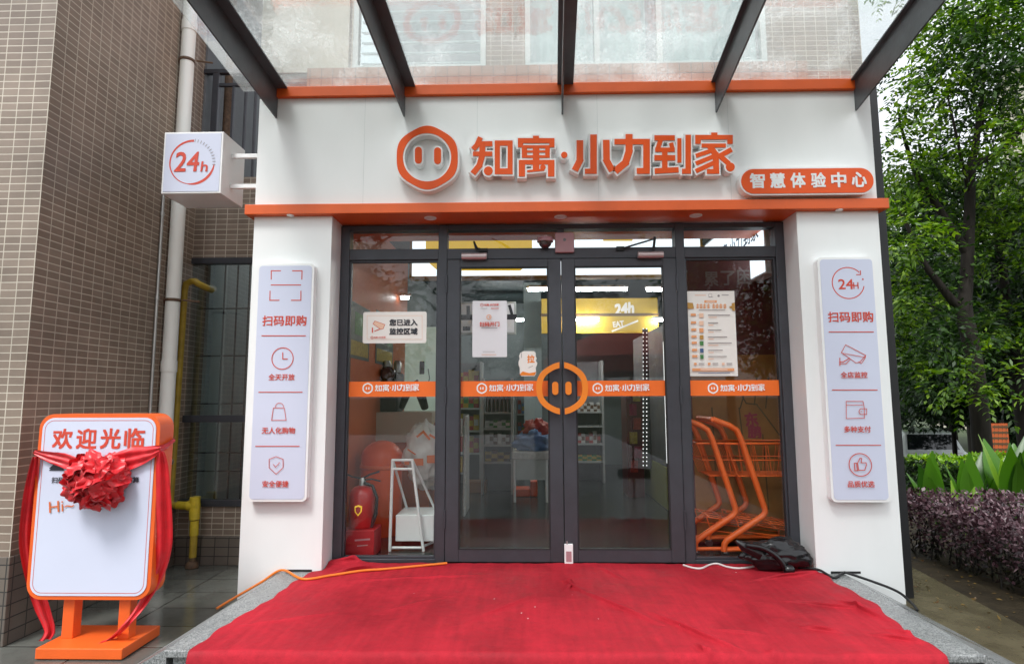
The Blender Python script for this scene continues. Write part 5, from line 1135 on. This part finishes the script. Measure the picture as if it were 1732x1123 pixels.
# ================================================================== WELCOME BOARD AND ITS RIBBON
YW, TW = 3.44, .135
ws = thing('welcome_board', 'orange framed white welcome board 欢迎光临 standing on an orange base', 'sign', (-2.55, 3.5, 0))
xl, xr = onY(56, 855, YW).x, onY(263, 855, YW).x; zb, zt = onY(155, 1014, YW).z, onY(165, 700, YW).z
mb = MB(); mb.prism(rrect(xl, xr, zb, zt, .085, 10), YW, YW+TW, smooth=False); mb.build('case', 'orangep', ws, bevel=.006)
mb = MB(); e = .022; mb.prism(rrect(xl+e, xr-e, zb+e, zt-e, .068, 10), YW-.004, YW-.0005, 0, back=False); d = Draw(mb, YW-.004, 1)
e2 = .036; P1 = rrect(xl+e2, xr-e2, zb+e2, zt-e2, .055, 10); n = len(P1); cxm, czm = (xl+xr)/2, (zb+zt)/2
y = d.step(); P2 = rrect(xl+e2+.003, xr-e2-.003, zb+e2+.003, zt-e2-.003, .052, 10); v = [(p[0], y, p[1]) for p in P1+P2]; mb.add(v, [(i, (i+1) % n, (i+1) % n+n, i+n) for i in range(n)], 1)
for i, ch in enumerate('欢迎光临'): d.text(ch, 106+i*40.6, 742-i*.3, 33, 32, weight=.026)
d.text('2', 97, 780, 21, 27, 2, weight=.04); d.text('扫码', 99, 811.5, 22, 9.5, 2, weight=.02); d.text('结算', 225, 811, 22, 9.5, 2, weight=.02)
d.text('Hi~', 105, 855, 42, 18, 3, weight=.0, rot=.12)
mb.build('face', ['face', 'print', 'dprint', 'bago'], ws)
for px in (120, 214): x = onY(px, 1050, YW+.06).x; mb = MB(); mb.box(x-.033, x+.033, YW+.035, YW+.1, .056, zb+.02); mb.build('leg', 'orangep', ws, bevel=.004)
b0 = onZ(58, 1115, 0); mb = MB(); b1 = onZ(207, 1115, 0); mb.box(b0.x, b1.x, b0.y, b0.y+.34, .001, .058); mb.build('base', 'orangep', ws, bevel=.005)
rb = thing('ribbon_bow', 'red satin ribbon with a big gathered flower tied round the welcome board', 'ribbon', (cxm, YW-.05, zt-.3))
def strip(path, wid, wdir, nd, amp=.01, nfold=3, seed=0):
    path = smooth_path(path, 7); n = len(path); K = 11; vs = []
    for i, p in enumerate(path):
        t = i/(n-1); w_ = wid[0]+(wid[1]-wid[0])*t if len(wid) == 2 else np.interp(t, np.linspace(0, 1, len(wid)), wid)
        for k in range(K):
            u = k/(K-1)-.5; vs.append(p+Vector(wdir)*w_*u+Vector(nd)*(amp*math.sin(nfold*2*math.pi*u+seed+t*2.5)+amp*.8*noise.noise(Vector((t*6+seed, u*3, 1)))))
    m = MB(); m.add(vs, [(i*K+k, i*K+k+1, (i+1)*K+k+1, (i+1)*K+k) for i in range(n-1) for k in range(K-1)], 0, True); return m
f = lambda px, py, dy=-.022: onY(px, py, YW+dy)
strip([f(59, 765), f(80, 772), f(110, 779), f(140, 788, -.04)], [.03, .06, .085, .07], (0, 0, 1), (0, -1, 0), .007, 2.3).build('sash', 'red', rb)
strip([f(190, 782, -.04), f(220, 776), f(250, 768), f(270, 760)], [.10, .13, .09, .045], (0, 0, 1), (0, -1, 0), .008, 2.6, 2).build('sash', 'red', rb)
strip([Vector((xr+.006, YW-.02, f(268, 760).z)), Vector((xr+.012, YW+.05, f(268, 758).z+.005)), Vector((xr+.01, YW+TW, f(268, 752).z+.02))], [.045, .04, .035], (0, 0, 1), (1, 0, 0), .005, 1.5, 1).build('side_band', 'red', rb)
strip([Vector((xl-.006, YW-.02, f(60, 766).z)), Vector((xl-.012, YW+.05, f(60, 766).z)), Vector((xl-.01, YW+TW, f(60, 764).z))], [.03, .03, .03], (0, 0, 1), (1, 0, 0), .005, 1.5, 4).build('side_band', 'red', rb)
fr_ = lambda px, py, Y: onY(px, py, Y)
strip([fr_(60, 772, YW-.03), fr_(56, 800, YW-.02), fr_(50, 850, YW), fr_(47, 920, YW+.04), fr_(60, 990, YW+.10), fr_(72, 1030, YW+.12), fr_(84, 1065, YW+.12), fr_(76, 1082, YW+.1)], [.03, .05, .07, .08, .075, .07, .05, .06], (.75, .66, 0), (.66, -.75, 0), .012, 1.8, 1).build('tail', 'red', rb)
strip([fr_(272, 764, YW-.02), fr_(274, 790, YW), fr_(277, 850, YW+.02), fr_(278, 920, YW+.04), fr_(268, 970, YW+.06), fr_(242, 1020, YW+.05), fr_(215, 1055, YW-.02), fr_(190, 1078, b0.y+.12), fr_(162, 1088, b0.y+.07)], [.03, .06, .075, .08, .07, .06, .05, .05, .06], (.8, .6, .15), (.6, -.8, 0), .010, 1.6, 3).build('tail', 'red', rb)
mb = MB(); cc = f(167, 812, -.05); Rr = .17
vb = blob('x', cc+Vector((0, .05, 0)), (Rr*.72, Rr*.5, Rr*.66), None, 4.4, .5, 2.6, 30); mb.add(vb.v, vb.f, 0, True)
for k in range(80):
    th = math.acos(1-rng.random()*1.02); ph = rng.random()*2*math.pi
    n_ = Vector((math.sin(th)*math.cos(ph), -math.cos(th), math.sin(th)*math.sin(ph))); t1 = n_.orthogonal().normalized(); t2 = n_.cross(t1)
    c0 = cc+Vector((n_.x*Rr*.80, n_.y*Rr*.62, n_.z*Rr*.74)); a0 = rng.random()*6.28; ta = t1*math.cos(a0)+t2*math.sin(a0); tb_ = n_.cross(ta)
    wd_, ht_ = .045+.03*rng.random(), .035+.03*rng.random(); vs = []; nu, nv = 10, 7; ph0 = rng.random()*6; cur = rng.uniform(.5, 1.2)
    for iv in range(nv):
        v_ = iv/(nv-1)*2-1
        for iu in range(nu):
            u = iu/(nu-1)*2-1
            vs.append(c0+ta*u*wd_*(1-.2*v_*v_)+tb_*v_*ht_+n_*(cur*.028*(v_+1)*(1-.4*u*u)-.02+.010*math.sin(u*5+ph0+v_*2)+.008*math.sin(v_*4+ph0)))
    mb.add(vs, [(iv*nu+iu, iv*nu+iu+1, (iv+1)*nu+iu+1, (iv+1)*nu+iu) for iv in range(nv-1) for iu in range(nu-1)], 0, True)
mb.build('flower', 'red', rb)

# ================================================================== VEGETATION ON THE RIGHT
def fast_mesh(name, V, F4, mats, parent=None, loc=None, smooth=False):
    me = bpy.data.meshes.new(name); off = np.array(WL[parent.name] if parent else (loc or (0, 0, 0))); V = np.asarray(V)-off
    n, m = len(V), len(F4); me.vertices.add(n); me.vertices.foreach_set('co', V.ravel()); me.loops.add(m*4); me.loops.foreach_set('vertex_index', np.asarray(F4).ravel())
    me.polygons.add(m); me.polygons.foreach_set('loop_start', np.arange(m)*4); me.polygons.foreach_set('loop_total', np.full(m, 4)); me.update(); me.validate()
    for x in mats: me.materials.append(M[x])
    o = bpy.data.objects.new(name, me); C.objects.link(o)
    if parent: o.parent = parent
    else: o.location = off
    WL[o.name] = tuple(off); return o
def unit(a): return a/np.maximum(np.linalg.norm(a, axis=-1, keepdims=True), 1e-9)
def leaves(pos, axis, L, Wd, tilt=None):       # rhombic leaf at pos along axis; slightly folded along its midrib
    n = len(pos); axis = unit(axis); r = unit(rng.normal(size=(n, 3))) if tilt is None else unit(tilt+rng.normal(size=(n, 3))*.45); side = unit(np.cross(axis, r)); nr = np.cross(side, axis)
    L = np.broadcast_to(L, (n,))[:, None]; Wd = np.broadcast_to(Wd, (n,))[:, None]
    a = pos; b = pos+axis*L*.45+side*Wd*.5+nr*L*.06; c = pos+axis*L; d = pos+axis*L*.45-side*Wd*.5+nr*L*.06
    V = np.stack([a, b, c, d], 1).reshape(-1, 3); F = np.arange(n*4).reshape(n, 4); return V, F
def sprays(cent, outward, nl=9, Ls=.26, leaf=(.085, .034)):       # pinnate sprigs: a drooping axis with leaflets on both sides
    n = len(cent); ax = unit(outward+rng.normal(size=(n, 3))*.55+np.array([0, 0, -.25])); up = np.array([0, 0, 1.]); side = unit(np.cross(ax, up)+rng.normal(size=(n, 3))*.25)
    ps, axs = [], []
    for k in range(nl):
        t = (k//2+1)/(nl/2+.6); s = 1 if k % 2 else -1
        if k == nl-1: p = cent+ax*Ls; a = ax
        else: p = cent+ax*Ls*t+np.array([0, 0, -.10])*t*t*Ls/.26; a = ax*.55+side*s
        ps.append(p); axs.append(a+np.array([0, 0, -.25]))
    p = np.concatenate(ps); a = np.concatenate(axs); k = len(p)
    return leaves(p, a, leaf[0]*(.7+.6*rng.random(k)), leaf[1]*(.7+.6*rng.random(k)), tilt=np.tile(np.array([0, 0, 1.]), (k, 1)))
def ball(c, r, n, flat=.8):
    d = unit(rng.normal(size=(n, 3))); q = d*(rng.random((n, 1))**.45)*np.array([r, r, r*flat]); return np.asarray(c)+q, d
def tree(label, base, trunk, limbs, clumps, mats, group, leaf=(.085, .034), Ls=.26, name='tree'):
    t = thing(name, label, 'tree', base, group); mb = MB(); mb.tube(smooth_path([p for p, r in trunk], 5), list(np.interp(np.linspace(0, 1, (len(trunk)-1)*5+1), np.linspace(0, 1, len(trunk)), [r for p, r in trunk])), seg=12)
    for lb in limbs: mb.tube(smooth_path([p for p, r in lb], 5), list(np.interp(np.linspace(0, 1, (len(lb)-1)*5+1), np.linspace(0, 1, len(lb)), [r for p, r in lb])), seg=8)
    mb.build('trunk', 'bark', t)
    for mi, mname in enumerate(mats):
        VV, FF, off = [], [], 0
        for ci, (c, r, n) in enumerate(clumps):
            if ci % len(mats) != mi: continue
            p, d = ball(c, r, n); V, F = sprays(p, d, leaf=leaf, Ls=Ls); VV.append(V); FF.append(F+off); off += len(V)
        if VV: fast_mesh('crown', np.concatenate(VV), np.concatenate(FF), [mname], t)
    return t
D = 8.8; f = lambda px, py, dy=0.: onY(px, py, D+dy)
px2 = lambda r, d=D: r/FPX*d
trunk = [((f(1660, 752).x, D, -.05), .165), (f(1657, 700), .15), (f(1651, 640), .145), (f(1642, 580), .135), (f(1630, 523), .135), (f(1634, 482), .11), (f(1637, 423), .10), (f(1640, 356), .09), (f(1642, 285), .08), (f(1650, 245), .06), (f(1659, 178), .045), (f(1664, 120), .03), (f(1670, 20), .018)]
trunk = [(Vector(p), r*.8) for p, r in trunk]
limbs = [[(f(1637, 430), .075), (f(1610, 390), .06), (f(1587, 352), .055), (f(1556, 307), .045), (f(1538, 262), .03), (f(1520, 200, -.3), .015)], [(f(1629, 525), .08), (f(1608, 505), .065), (f(1590, 482), .055), (f(1557, 437), .045), (f(1540, 395), .03), (f(1515, 340, .3), .015)],
         [(f(1642, 282), .06), (f(1668, 268), .05), (f(1692, 258), .045), (f(1722, 225), .035), (f(1760, 170), .025)], [(f(1640, 330), .03), (f(1620, 240, -.3), .02), (f(1600, 150, -.4), .012)], [(f(1652, 230), .03), (f(1690, 140, .4), .018), (f(1700, 60, .6), .01)]]
cl = []
for (a, b, r, n) in ((1600, 40, 55, 60), (1680, 60, 70, 80), (1720, 20, 60, 60), (1570, 130, 40, 34), (1620, 120, 50, 46), (1700, 150, 50, 50), (1555, 190, 34, 22), (1640, 200, 40, 30), (1520, 250, 40, 40), (1545, 290, 50, 60), (1600, 250, 50, 50), (1690, 240, 60, 80), (1730, 200, 60, 60), (1580, 340, 55, 70), (1690, 330, 60, 70), (1530, 400, 50, 70), (1600, 440, 55, 50), (1700, 420, 60, 60), (1550, 500, 50, 60), (1610, 560, 50, 50), (1700, 540, 50, 50), (1540, 580, 40, 40),
                      (1790, 120, 90, 70), (1800, 320, 90, 70), (1640, -80, 90, 70), (1740, -120, 110, 80), (1530, -60, 80, 40), (1490, 330, 40, 40), (1715, 70, 70, 80), (1690, 20, 70, 70), (1555, 70, 50, 36), (1535, 150, 40, 26), (1600, 160, 50, 44), (1640, 30, 60, 50), (1740, 140, 70, 70), (1640, 90, 60, 50), (1660, 640, 60, 50), (1560, 640, 40, 40)):
    cl.append((f(a, b, rng.uniform(-.9, .9)), px2(r), int(n*1.25)))
T1 = tree('tall dark trunked tree with forked limbs and light feathery leaves beside the shop', (trunk[0][0].x, D, 0), trunk, limbs, cl, ['leafA', 'leafB', 'leafA'], 'trees beside the shop', leaf=(.10, .042), Ls=.30)
# understorey and further trees, each with its own trunk and crown
def simple_tree(label, x, y, h, r, mats, n, lean=0., zb=-1.05, cz=.62, tr=.16, leaf=(.17, .08), low=.25):
    tk = [(Vector((x, y, zb-.02)), tr), (Vector((x+lean*.3, y, zb+h*.3)), tr*.8), (Vector((x+lean*.7, y, zb+h*.6)), tr*.5), (Vector((x+lean, y, zb+h*.95)), tr*.15)]
    lb = []; cc = []
    for i in range(7):
        a = i*2.4+rng.random(); z0 = zb+h*(.3+.08*i); e = Vector((x+lean*.6+math.cos(a)*r*.75, y+math.sin(a)*r*.75, z0+h*.18)); lb.append([(Vector((x+lean*.5, y, z0)), tr*.35), ((Vector((x+lean*.5, y, z0))+e)/2+Vector((0, 0, .15)), tr*.25), (e, tr*.08)])
    for i in range(n):
        d = unit(rng.normal(size=3)); rr = rng.random()**.4
        c = np.array([x+lean*.8+d[0]*r*rr, y+d[1]*r*rr, zb+h*cz+d[2]*h*(1-cz+low*.5)*rr*.9]); c[2] = max(c[2], zb+h*low)
        cc.append((c, r*rng.uniform(.2, .34), 40))
    return tree(label, (x, y, zb), tk, lb, cc, mats, 'trees beside the shop', leaf=leaf, Ls=.42)
xx = lambda px, d: (px-888)/FPX*d
T2 = simple_tree('dark leaning tree close behind the main trunk, its stem right of the orange board', xx(1712, 10.5), 10.5, 6.2, 1.7, ['leafC', 'leafB'], 34, -.25, -.3, .66, .15, (.13, .06), .42)
T3 = simple_tree('thin stemmed small tree above the parked car', xx(1590, 14.5), 14.5, 5.2, 1.9, ['leafC', 'leafB'], 34, .1, -1.05, .66, .06, (.15, .07), .46)
T4 = simple_tree('broad deep green tree filling the gap behind the main trunk', xx(1640, 22), 22.5, 10.5, 3.6, ['leafB', 'leafA', 'leafA'], 44, 0, -1.05, .62, .2, (.24, .12), .36)
T5 = simple_tree('dense dark tree at the right edge of the picture', xx(1745, 13), 13., 7.5, 2.3, ['leafC', 'leafC', 'leafB'], 44, 0, -1.05, .6, .2, (.16, .08), .30)
T6 = simple_tree('mid green tree right behind the black shop cladding', xx(1520, 17), 17.5, 7.6, 2.4, ['leafA', 'leafB', 'leafA'], 44, 0, -1.05, .6, .16, (.18, .09), .36)
T7 = simple_tree('far bright green tree beyond the road', xx(1590, 30), 30, 10, 4.5, ['leafA', 'leafB'], 44, 0, -1.05, .55, .22, (.32, .16), .25)
T8 = simple_tree('far dull green tree beyond the road at the right', xx(1720, 29), 29, 12, 4.6, ['leafB', 'leafC'], 46, 0, -1.05, .55, .22, (.32, .16), .2)
# hedges: a twiggy core and thousands of separate small leaves
def hedge(label, name, poly, z0, z1, mname, n, leaf, core=True, topbias=.55, group=None, wob=.05, sidemat=None):
    P_ = np.array(poly); cen = P_.mean(0); t = thing(name, label, 'hedge', (cen[0], cen[1], z0), group)
    e1, e2 = P_[1]-P_[0], P_[3]-P_[0]
    uv = rng.random((n, 2)); zz = rng.random(n); top = rng.random(n) < topbias
    edge = ~top; k = rng.integers(0, 4, n)
    u, v = uv[:, 0].copy(), uv[:, 1].copy()
    u[edge & (k == 0)] = rng.random((edge & (k == 0)).sum())*.06; v[edge & (k >= 1)] = rng.random((edge & (k >= 1)).sum())*.08
    pos = np.zeros((n, 3)); xy = P_[0]+u[:, None]*e1+v[:, None]*e2; pos[:, :2] = xy
    bump = np.array([noise.noise(Vector((x*2.2, y*2.2, 4.)))+.5*noise.noise(Vector((x*6, y*6, 1.))) for x, y in xy])*wob
    pos[:, 2] = np.where(top, z1+bump-rng.random(n)**2*.10, z0+.03+(z1-z0)*zz**(.28 if not core else .7)*.98+bump*.5)
    if not core:
        pos[:, 0] -= np.where(top, .06, .14*(pos[:, 2]/z1-.3))
        ins = rng.random(n) < .25; pos[ins, :2] = P_[0]+rng.random((ins.sum(), 1))*e1*.35+rng.random((ins.sum(), 1))*e2; pos[ins, 2] = z0+.05+(z1-z0)*rng.random(ins.sum())**.6*.9
    nd = np.where(top[:, None], np.array([0, 0, 1.]), np.where((k == 0)[:, None], np.array([-1., 0, .3]), np.array([0, -1., .3])))
    ax = unit(nd*.6+rng.normal(size=(n, 3))*.8); V, F = leaves(pos+nd*rng.random((n, 1))*.03, ax, leaf[0]*(.6+.8*rng.random(n)), leaf[1]*(.6+.8*rng.random(n)), tilt=nd)
    if sidemat:  # lit top and shaded sides put into two leaf colours
        T_ = np.repeat(top, 4); fast_mesh('foliage', V[T_], np.arange(top.sum()*4).reshape(-1, 4), [mname], t); fast_mesh('shaded_foliage', V[~T_], np.arange((~top).sum()*4).reshape(-1, 4), [sidemat], t)
    else: fast_mesh('foliage', V, F, [mname], t)
    mb = MB(); q = [cen+(p-cen)*.95 for p in P_]; N = 7
    for i in range(150 if core else 380):
        a, b = rng.random(2); p = P_[0]+a*e1+b*e2; h = z0+(z1-z0)*rng.uniform(.7, 1.0); dx = rng.normal(size=2)*.045
        mb.tube([(p[0], p[1], z0), (p[0]+dx[0], p[1]+dx[1], (z0+h)/2), (p[0]+dx[0]*2.2, p[1]+dx[1]*2.2, h)], [.006, .004, .002], seg=4, caps=False)
    if not core:       # weeds and old leaves low inside the hedge, darkened to paint in its shade
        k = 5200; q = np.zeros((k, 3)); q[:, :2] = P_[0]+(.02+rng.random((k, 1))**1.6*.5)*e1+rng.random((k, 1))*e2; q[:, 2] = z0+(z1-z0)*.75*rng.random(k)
        V, F = leaves(q, rng.normal(size=(k, 3)), .035+.03*rng.random(k), .018); fast_mesh('shaded_undergrowth', V, F, ['leafU'], t)
    if core:
        c_ = [cen+(p-cen)*.88 for p in P_]; mb.hexa([(p[0], p[1], z0) for p in c_]+[(cen[0]+(p[0]-cen[0])*.97, cen[1]+(p[1]-cen[1])*.97, z1-.09) for p in c_])
    mb.build('twigs', 'twig', t); return t
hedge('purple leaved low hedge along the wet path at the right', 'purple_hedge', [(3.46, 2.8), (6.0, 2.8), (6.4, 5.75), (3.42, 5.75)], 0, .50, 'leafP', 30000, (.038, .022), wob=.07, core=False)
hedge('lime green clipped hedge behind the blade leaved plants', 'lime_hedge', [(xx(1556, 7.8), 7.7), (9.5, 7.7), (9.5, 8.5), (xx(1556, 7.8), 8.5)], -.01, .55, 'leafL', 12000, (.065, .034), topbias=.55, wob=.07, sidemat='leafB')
hedge('dark green hedge bordering the road behind the tree trunks', 'dark_hedge', [(xx(1480, 12.4), 12.3), (14, 12.3), (14, 13.2), (xx(1480, 12.4), 13.2)], -1.0, .02, 'leafC', 5000, (.11, .06))
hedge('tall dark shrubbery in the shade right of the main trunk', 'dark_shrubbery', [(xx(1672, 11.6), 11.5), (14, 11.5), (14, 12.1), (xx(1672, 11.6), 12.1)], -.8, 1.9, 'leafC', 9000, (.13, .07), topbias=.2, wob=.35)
# blade-leaved plants
def blade_plant(x, y, h, n, label, spread=.35, sd=0):
    t = thing('leafy_plant', label, 'plant', (x, y, 0), 'blade leaved plants behind the purple hedge'); r = random.Random(sd)
    for i in range(n):
        a = r.uniform(0, 6.28); L = h*r.uniform(.5, 1.08); sp = spread*r.uniform(.2, 1.); wd = L*r.uniform(.075, .125); mb = MB(); vs = []; K = 9
        u = Vector((math.cos(a), math.sin(a), 0)); s = Vector((-u.y, u.x, 0)); s = (s*.5+Vector((1, 0, 0))*.5*(1 if s.x > 0 else -1)).normalized()
        for k in range(K):
            q = k/(K-1); c = Vector((x, y, 0))+u*sp*L*(q**1.5)+Vector((0, 0, L*(q-.22*sp*q*q*2.2)))
            ww = wd*(.10 if q < .25 else math.sin(math.pi*min(1, (q-.2)/.8)**.8)) if q < 1 else .002
            vs += [c-s*max(ww, .008)+u*ww*.25, c, c+s*max(ww, .008)+u*ww*.25]
        mb.add(vs, [(3*k+j, 3*k+j+1, 3*k+j+4, 3*k+j+3) for k in range(K-1) for j in (0, 1)], 0, True); mb.build('leaf', r.choice(['blade', 'blade', 'blade2', 'blade3']), t)
    return t
for i, (px, h, n, lab) in enumerate(((1553, .72, 7, 'narrow bright green blade leaved plant beside the black cladding'), (1617, .72, 9, 'yellow green blade leaved plant second from the black cladding'), (1672, .96, 10, 'tallest blade leaved plant with broad leaves before the orange board'), (1720, .60, 6, 'arching blade leaved plant at the right edge'), (1590, .45, 5, 'shortest blade leaved plant between its two left neighbours'))):
    blade_plant(xx(px, 6.2), 6.15+.1*(i % 2), h*1.28, n, lab, .36, 11+i)
# dead leaves on the wet path
n = 220; pos = np.stack([rng.uniform(2.7, 3.5, n), rng.uniform(2.4, 6.2, n), np.full(n, .006)], 1); ax = rng.normal(size=(n, 3))*np.array([1, 1, .08])
V, F = leaves(pos, ax, .03*(.5+rng.random(n)), .014, tilt=np.tile(np.array([0, 0, 1.]), (n, 1)))
M['litter'] = leafmat('dead_leaves', [S(70, 52, 24), S(120, 96, 40), S(90, 60, 30)], .05)
tag(fast_mesh('leaf_litter', V, F, ['litter'], loc=(3, 4, 0)), 'small dead leaves scattered on the wet path', None, kind='stuff')

# ================================================================== FURTHER THINGS ON THE RIGHT
sb = thing('notice_board', 'small leaning orange board with dark lettering between the tree trunks', 'sign', (xx(1690, 9.6), 9.6, 0))
Yb = 9.6; a, b = onY(1676, 768, Yb), onY(1704, 716, Yb)
mb = MB(); mb.box(a.x, b.x, Yb, Yb+.04, a.z, b.z, 0); d = Draw(mb, Yb, 1)
for i in range(4):
    for j in range(5): d.line([(1680+i*6.5, 722+j*9.5), (1684+i*6.5, 722+j*9.5)], 3.4); d.line([(1682+i*6.5, 719.5+j*9.5), (1682+i*6.5, 726+j*9.5)], 1.2)
mb.build('panel', ['board', 'crease'], sb)
for x in (a.x+.03, b.x-.03): mb = MB(); mb.tube([(x, Yb+.06, 0), (x, Yb+.06, b.z+.05)], .02, seg=6); mb.build('post', 'bark', sb)
# parked car, seen from behind
cy_, cxx, cz = 16.2, xx(1562, 16.2), -1.05
car = thing('parked_car', 'silver green parked car seen from behind beyond the hedges', 'car', (cxx, cy_, cz))
def section(y, hw, zb_, zs, zt, tw):      # cross-section ring of the body at y
    return [(cxx-hw*.93, y, cz+zb_), (cxx-hw, y, cz+zb_+.2), (cxx-hw, y, cz+zs), (cxx-tw, y, cz+zt), (cxx+tw, y, cz+zt), (cxx+hw, y, cz+zs), (cxx+hw, y, cz+zb_+.2), (cxx+hw*.93, y, cz+zb_)]
rings = [section(0+cy_, .80, .32, .78, .86, .74), section(.10+cy_, .88, .28, .95, 1.02, .78), section(.28+cy_, .90, .27, 1.0, 1.50, .62), section(.7+cy_, .91, .25, 1.0, 1.58, .64), section(2.0+cy_, .91, .25, .98, 1.56, .64), section(2.8+cy_, .90, .25, .95, 1.0, .76), section(4.0+cy_, .86, .27, .80, .86, .72), section(4.3+cy_, .74, .34, .66, .72, .62)]
mb = MB(); vs = [p for r_ in rings for p in r_]; mb.add(vs, [(i*8+j, i*8+(j+1) % 8, (i+1)*8+(j+1) % 8, (i+1)*8+j) for i in range(7) for j in range(8)]+[tuple(range(7, -1, -1)), tuple(56+j for j in range(8))]); mb.build('body', 'carp', car, bevel=.03)
def rear(px0, px1, z0, z1, ya, yb2, nm, m):
    mb = MB(); mb.hexa([(cxx+px0, ya, cz+z0), (cxx+px1, ya, cz+z0), (cxx+px1, ya+.05, cz+z0), (cxx+px0, ya+.05, cz+z0), (cxx+px0*.86, yb2, cz+z1), (cxx+px1*.86, yb2, cz+z1), (cxx+px1*.86, yb2+.05, cz+z1), (cxx+px0*.86, yb2+.05, cz+z1)]); return mb.build(nm, m, car)
rear(-.68, .68, 1.05, 1.44, cy_+.105, cy_+.25, 'rear_window', 'cglassd')
for s in (-1, 1):
    rear(s*.82 if s < 0 else .56, -.56 if s < 0 else .82, .80, .96, cy_+.02, cy_+.06, 'tail_light', 'tail')
    mb = MB(); mb.hexa([(cxx+s*.915, cy_+.5, cz+1.02), (cxx+s*.915, cy_+2.5, cz+1.0), (cxx+s*.90, cy_+2.5, cz+1.0), (cxx+s*.90, cy_+.5, cz+1.02), (cxx+s*.70, cy_+.65, cz+1.48), (cxx+s*.70, cy_+2.0, cz+1.48), (cxx+s*.66, cy_+2.0, cz+1.48), (cxx+s*.66, cy_+.65, cz+1.48)]); mb.build('side_window', 'cglassd', car)
    for yy in (.75, 3.45):
        mb = MB(); mb.lathe([(.30, -.1), (.32, -.08), (.32, .08), (.30, .1)], (cxx+s*.80, cy_+yy, cz+.32), axis='x', seg=20); wh = mb.build('wheel', 'tyre', car); mb = MB(); mb.lathe([(.19, -.105), (.19, .105)], (cxx+s*.80, cy_+yy, cz+.32), axis='x', seg=16); mb.build('rim', 'silver', wh)
mb = MB(); mb.box(cxx-.76, cxx+.76, cy_-.06, cy_+.05, cz+.36, cz+.56); mb.build('bumper', 'carp', car, bevel=.02)
# pale buildings far off
def block(label, x0, x1, y0, y1, h, nx, nz):
    t = thing('far_building', label, 'building', ((x0+x1)/2, y0, -1.05)); mb = MB(); mb.box(x0, x1, y0, y1, -1.06, h); mb.build('wall', 'pale', t)
    mb = MB(); mb.box(x0-.3, x1+.3, y0-.3, y1+.3, h+.002, h+.5); mb.build('roof', 'slat', t)
    for i in range(nx):
        for j in range(nz):
            xa = x0+(x1-x0)*(i+.25)/nx; xb = x0+(x1-x0)*(i+.75)/nx; za = -1+(h+1)*(j+.3)/nz; zb_ = -1+(h+1)*(j+.75)/nz
            k = MB(); k.box(xa, xb, y0-.06, y0-.002, za, zb_); w_ = k.build('window', 'wframe', t); k = MB(); k.box(xa+.12, xb-.12, y0-.075, y0-.061, za+.12, zb_-.12); k.build('pane', 'far_win', w_)
block('pale cream low building glimpsed between the trunks beyond the road', 32.4, 41, 46, 49, 9, 4, 4)
block('pale yellow tower glimpsed through leaves at the top right', 27.9, 38, 31, 34, 20, 5, 8)

# ================================================================== BEHIND THE VIEWER (mirrored in the glass)
pr_ = thing('red_parasol', 'large red parasol behind the viewer, mirrored in the right door leaf', 'parasol', (2.0, -2.3, 0))
mb = MB(); n = 16; R = 1.65
vs = [(2.0, -2.3, 2.68)]; 
for rr, z in ((.8, 2.55), (1.3, 2.36), (R, 2.1), (R, 1.82)):
    for i in range(n): t = 2*math.pi*i/n; vs.append((2.0+rr*math.cos(t), -2.3+rr*math.sin(t), z))
mb.add(vs, [(0, 1+i, 1+(i+1) % n) for i in range(n)]+[(1+r*n+i, 1+(r+1)*n+i, 1+(r+1)*n+(i+1) % n, 1+r*n+(i+1) % n) for r in range(3) for i in range(n)], 0, False); mb.build('canopy', 'parasol', pr_)
mb = MB(); mb.tube([(2.0, -2.3, 0), (2.0, -2.3, 2.66)], .025); mb.build('pole', 'silver', pr_)
mb = MB(); mb.lathe([(.3, 0), (.3, .06), (.05, .09)], (2.0, -2.3, .001)); mb.build('base', 'rubber', pr_)
for i, (x, y, h) in enumerate(((-5.5, -9, 1.25), (.5, -12, 1.3), (6.5, -10, 1.2), (11, -13, 1.35), (-10, -12, 1.4))):
    t = copy_tree((T6, T5, T4, T6, T4)[i], None, (x, y, 0)); t['label'] = 'tree across the forecourt behind the viewer'; t['group'] = 'trees across the forecourt'; t.rotation_euler = (0, 0, i*1.3)
    if i in (2, 4): t.scale = (.75, .75, .75)

# bits of paper dropped on the carpet
mb = MB()
for px, py in ((882, 1036), (905, 1026), (893, 1046), (836, 1012), (1012, 1047), (700, 1003), (1245, 968), (968, 1006), (1150, 1060)):
    p = onZ(px, py, PZ+.012); z = carpet_z(p.x, p.y)+.002; a = rng.random()*3; u = Vector((math.cos(a), math.sin(a), .15))*.0035; v = Vector((-math.sin(a), math.cos(a), .2))*.0025; c_ = Vector((p.x, p.y, z))
    mb.add([c_-u-v, c_+u-v, c_+u+v, c_-u+v], [(0, 1, 2, 3)])
tag(mb.build('paper_scraps', 'paper', loc=(0, 3.4, PZ)), 'tiny white paper scraps dropped on the red carpet', None, kind='stuff')
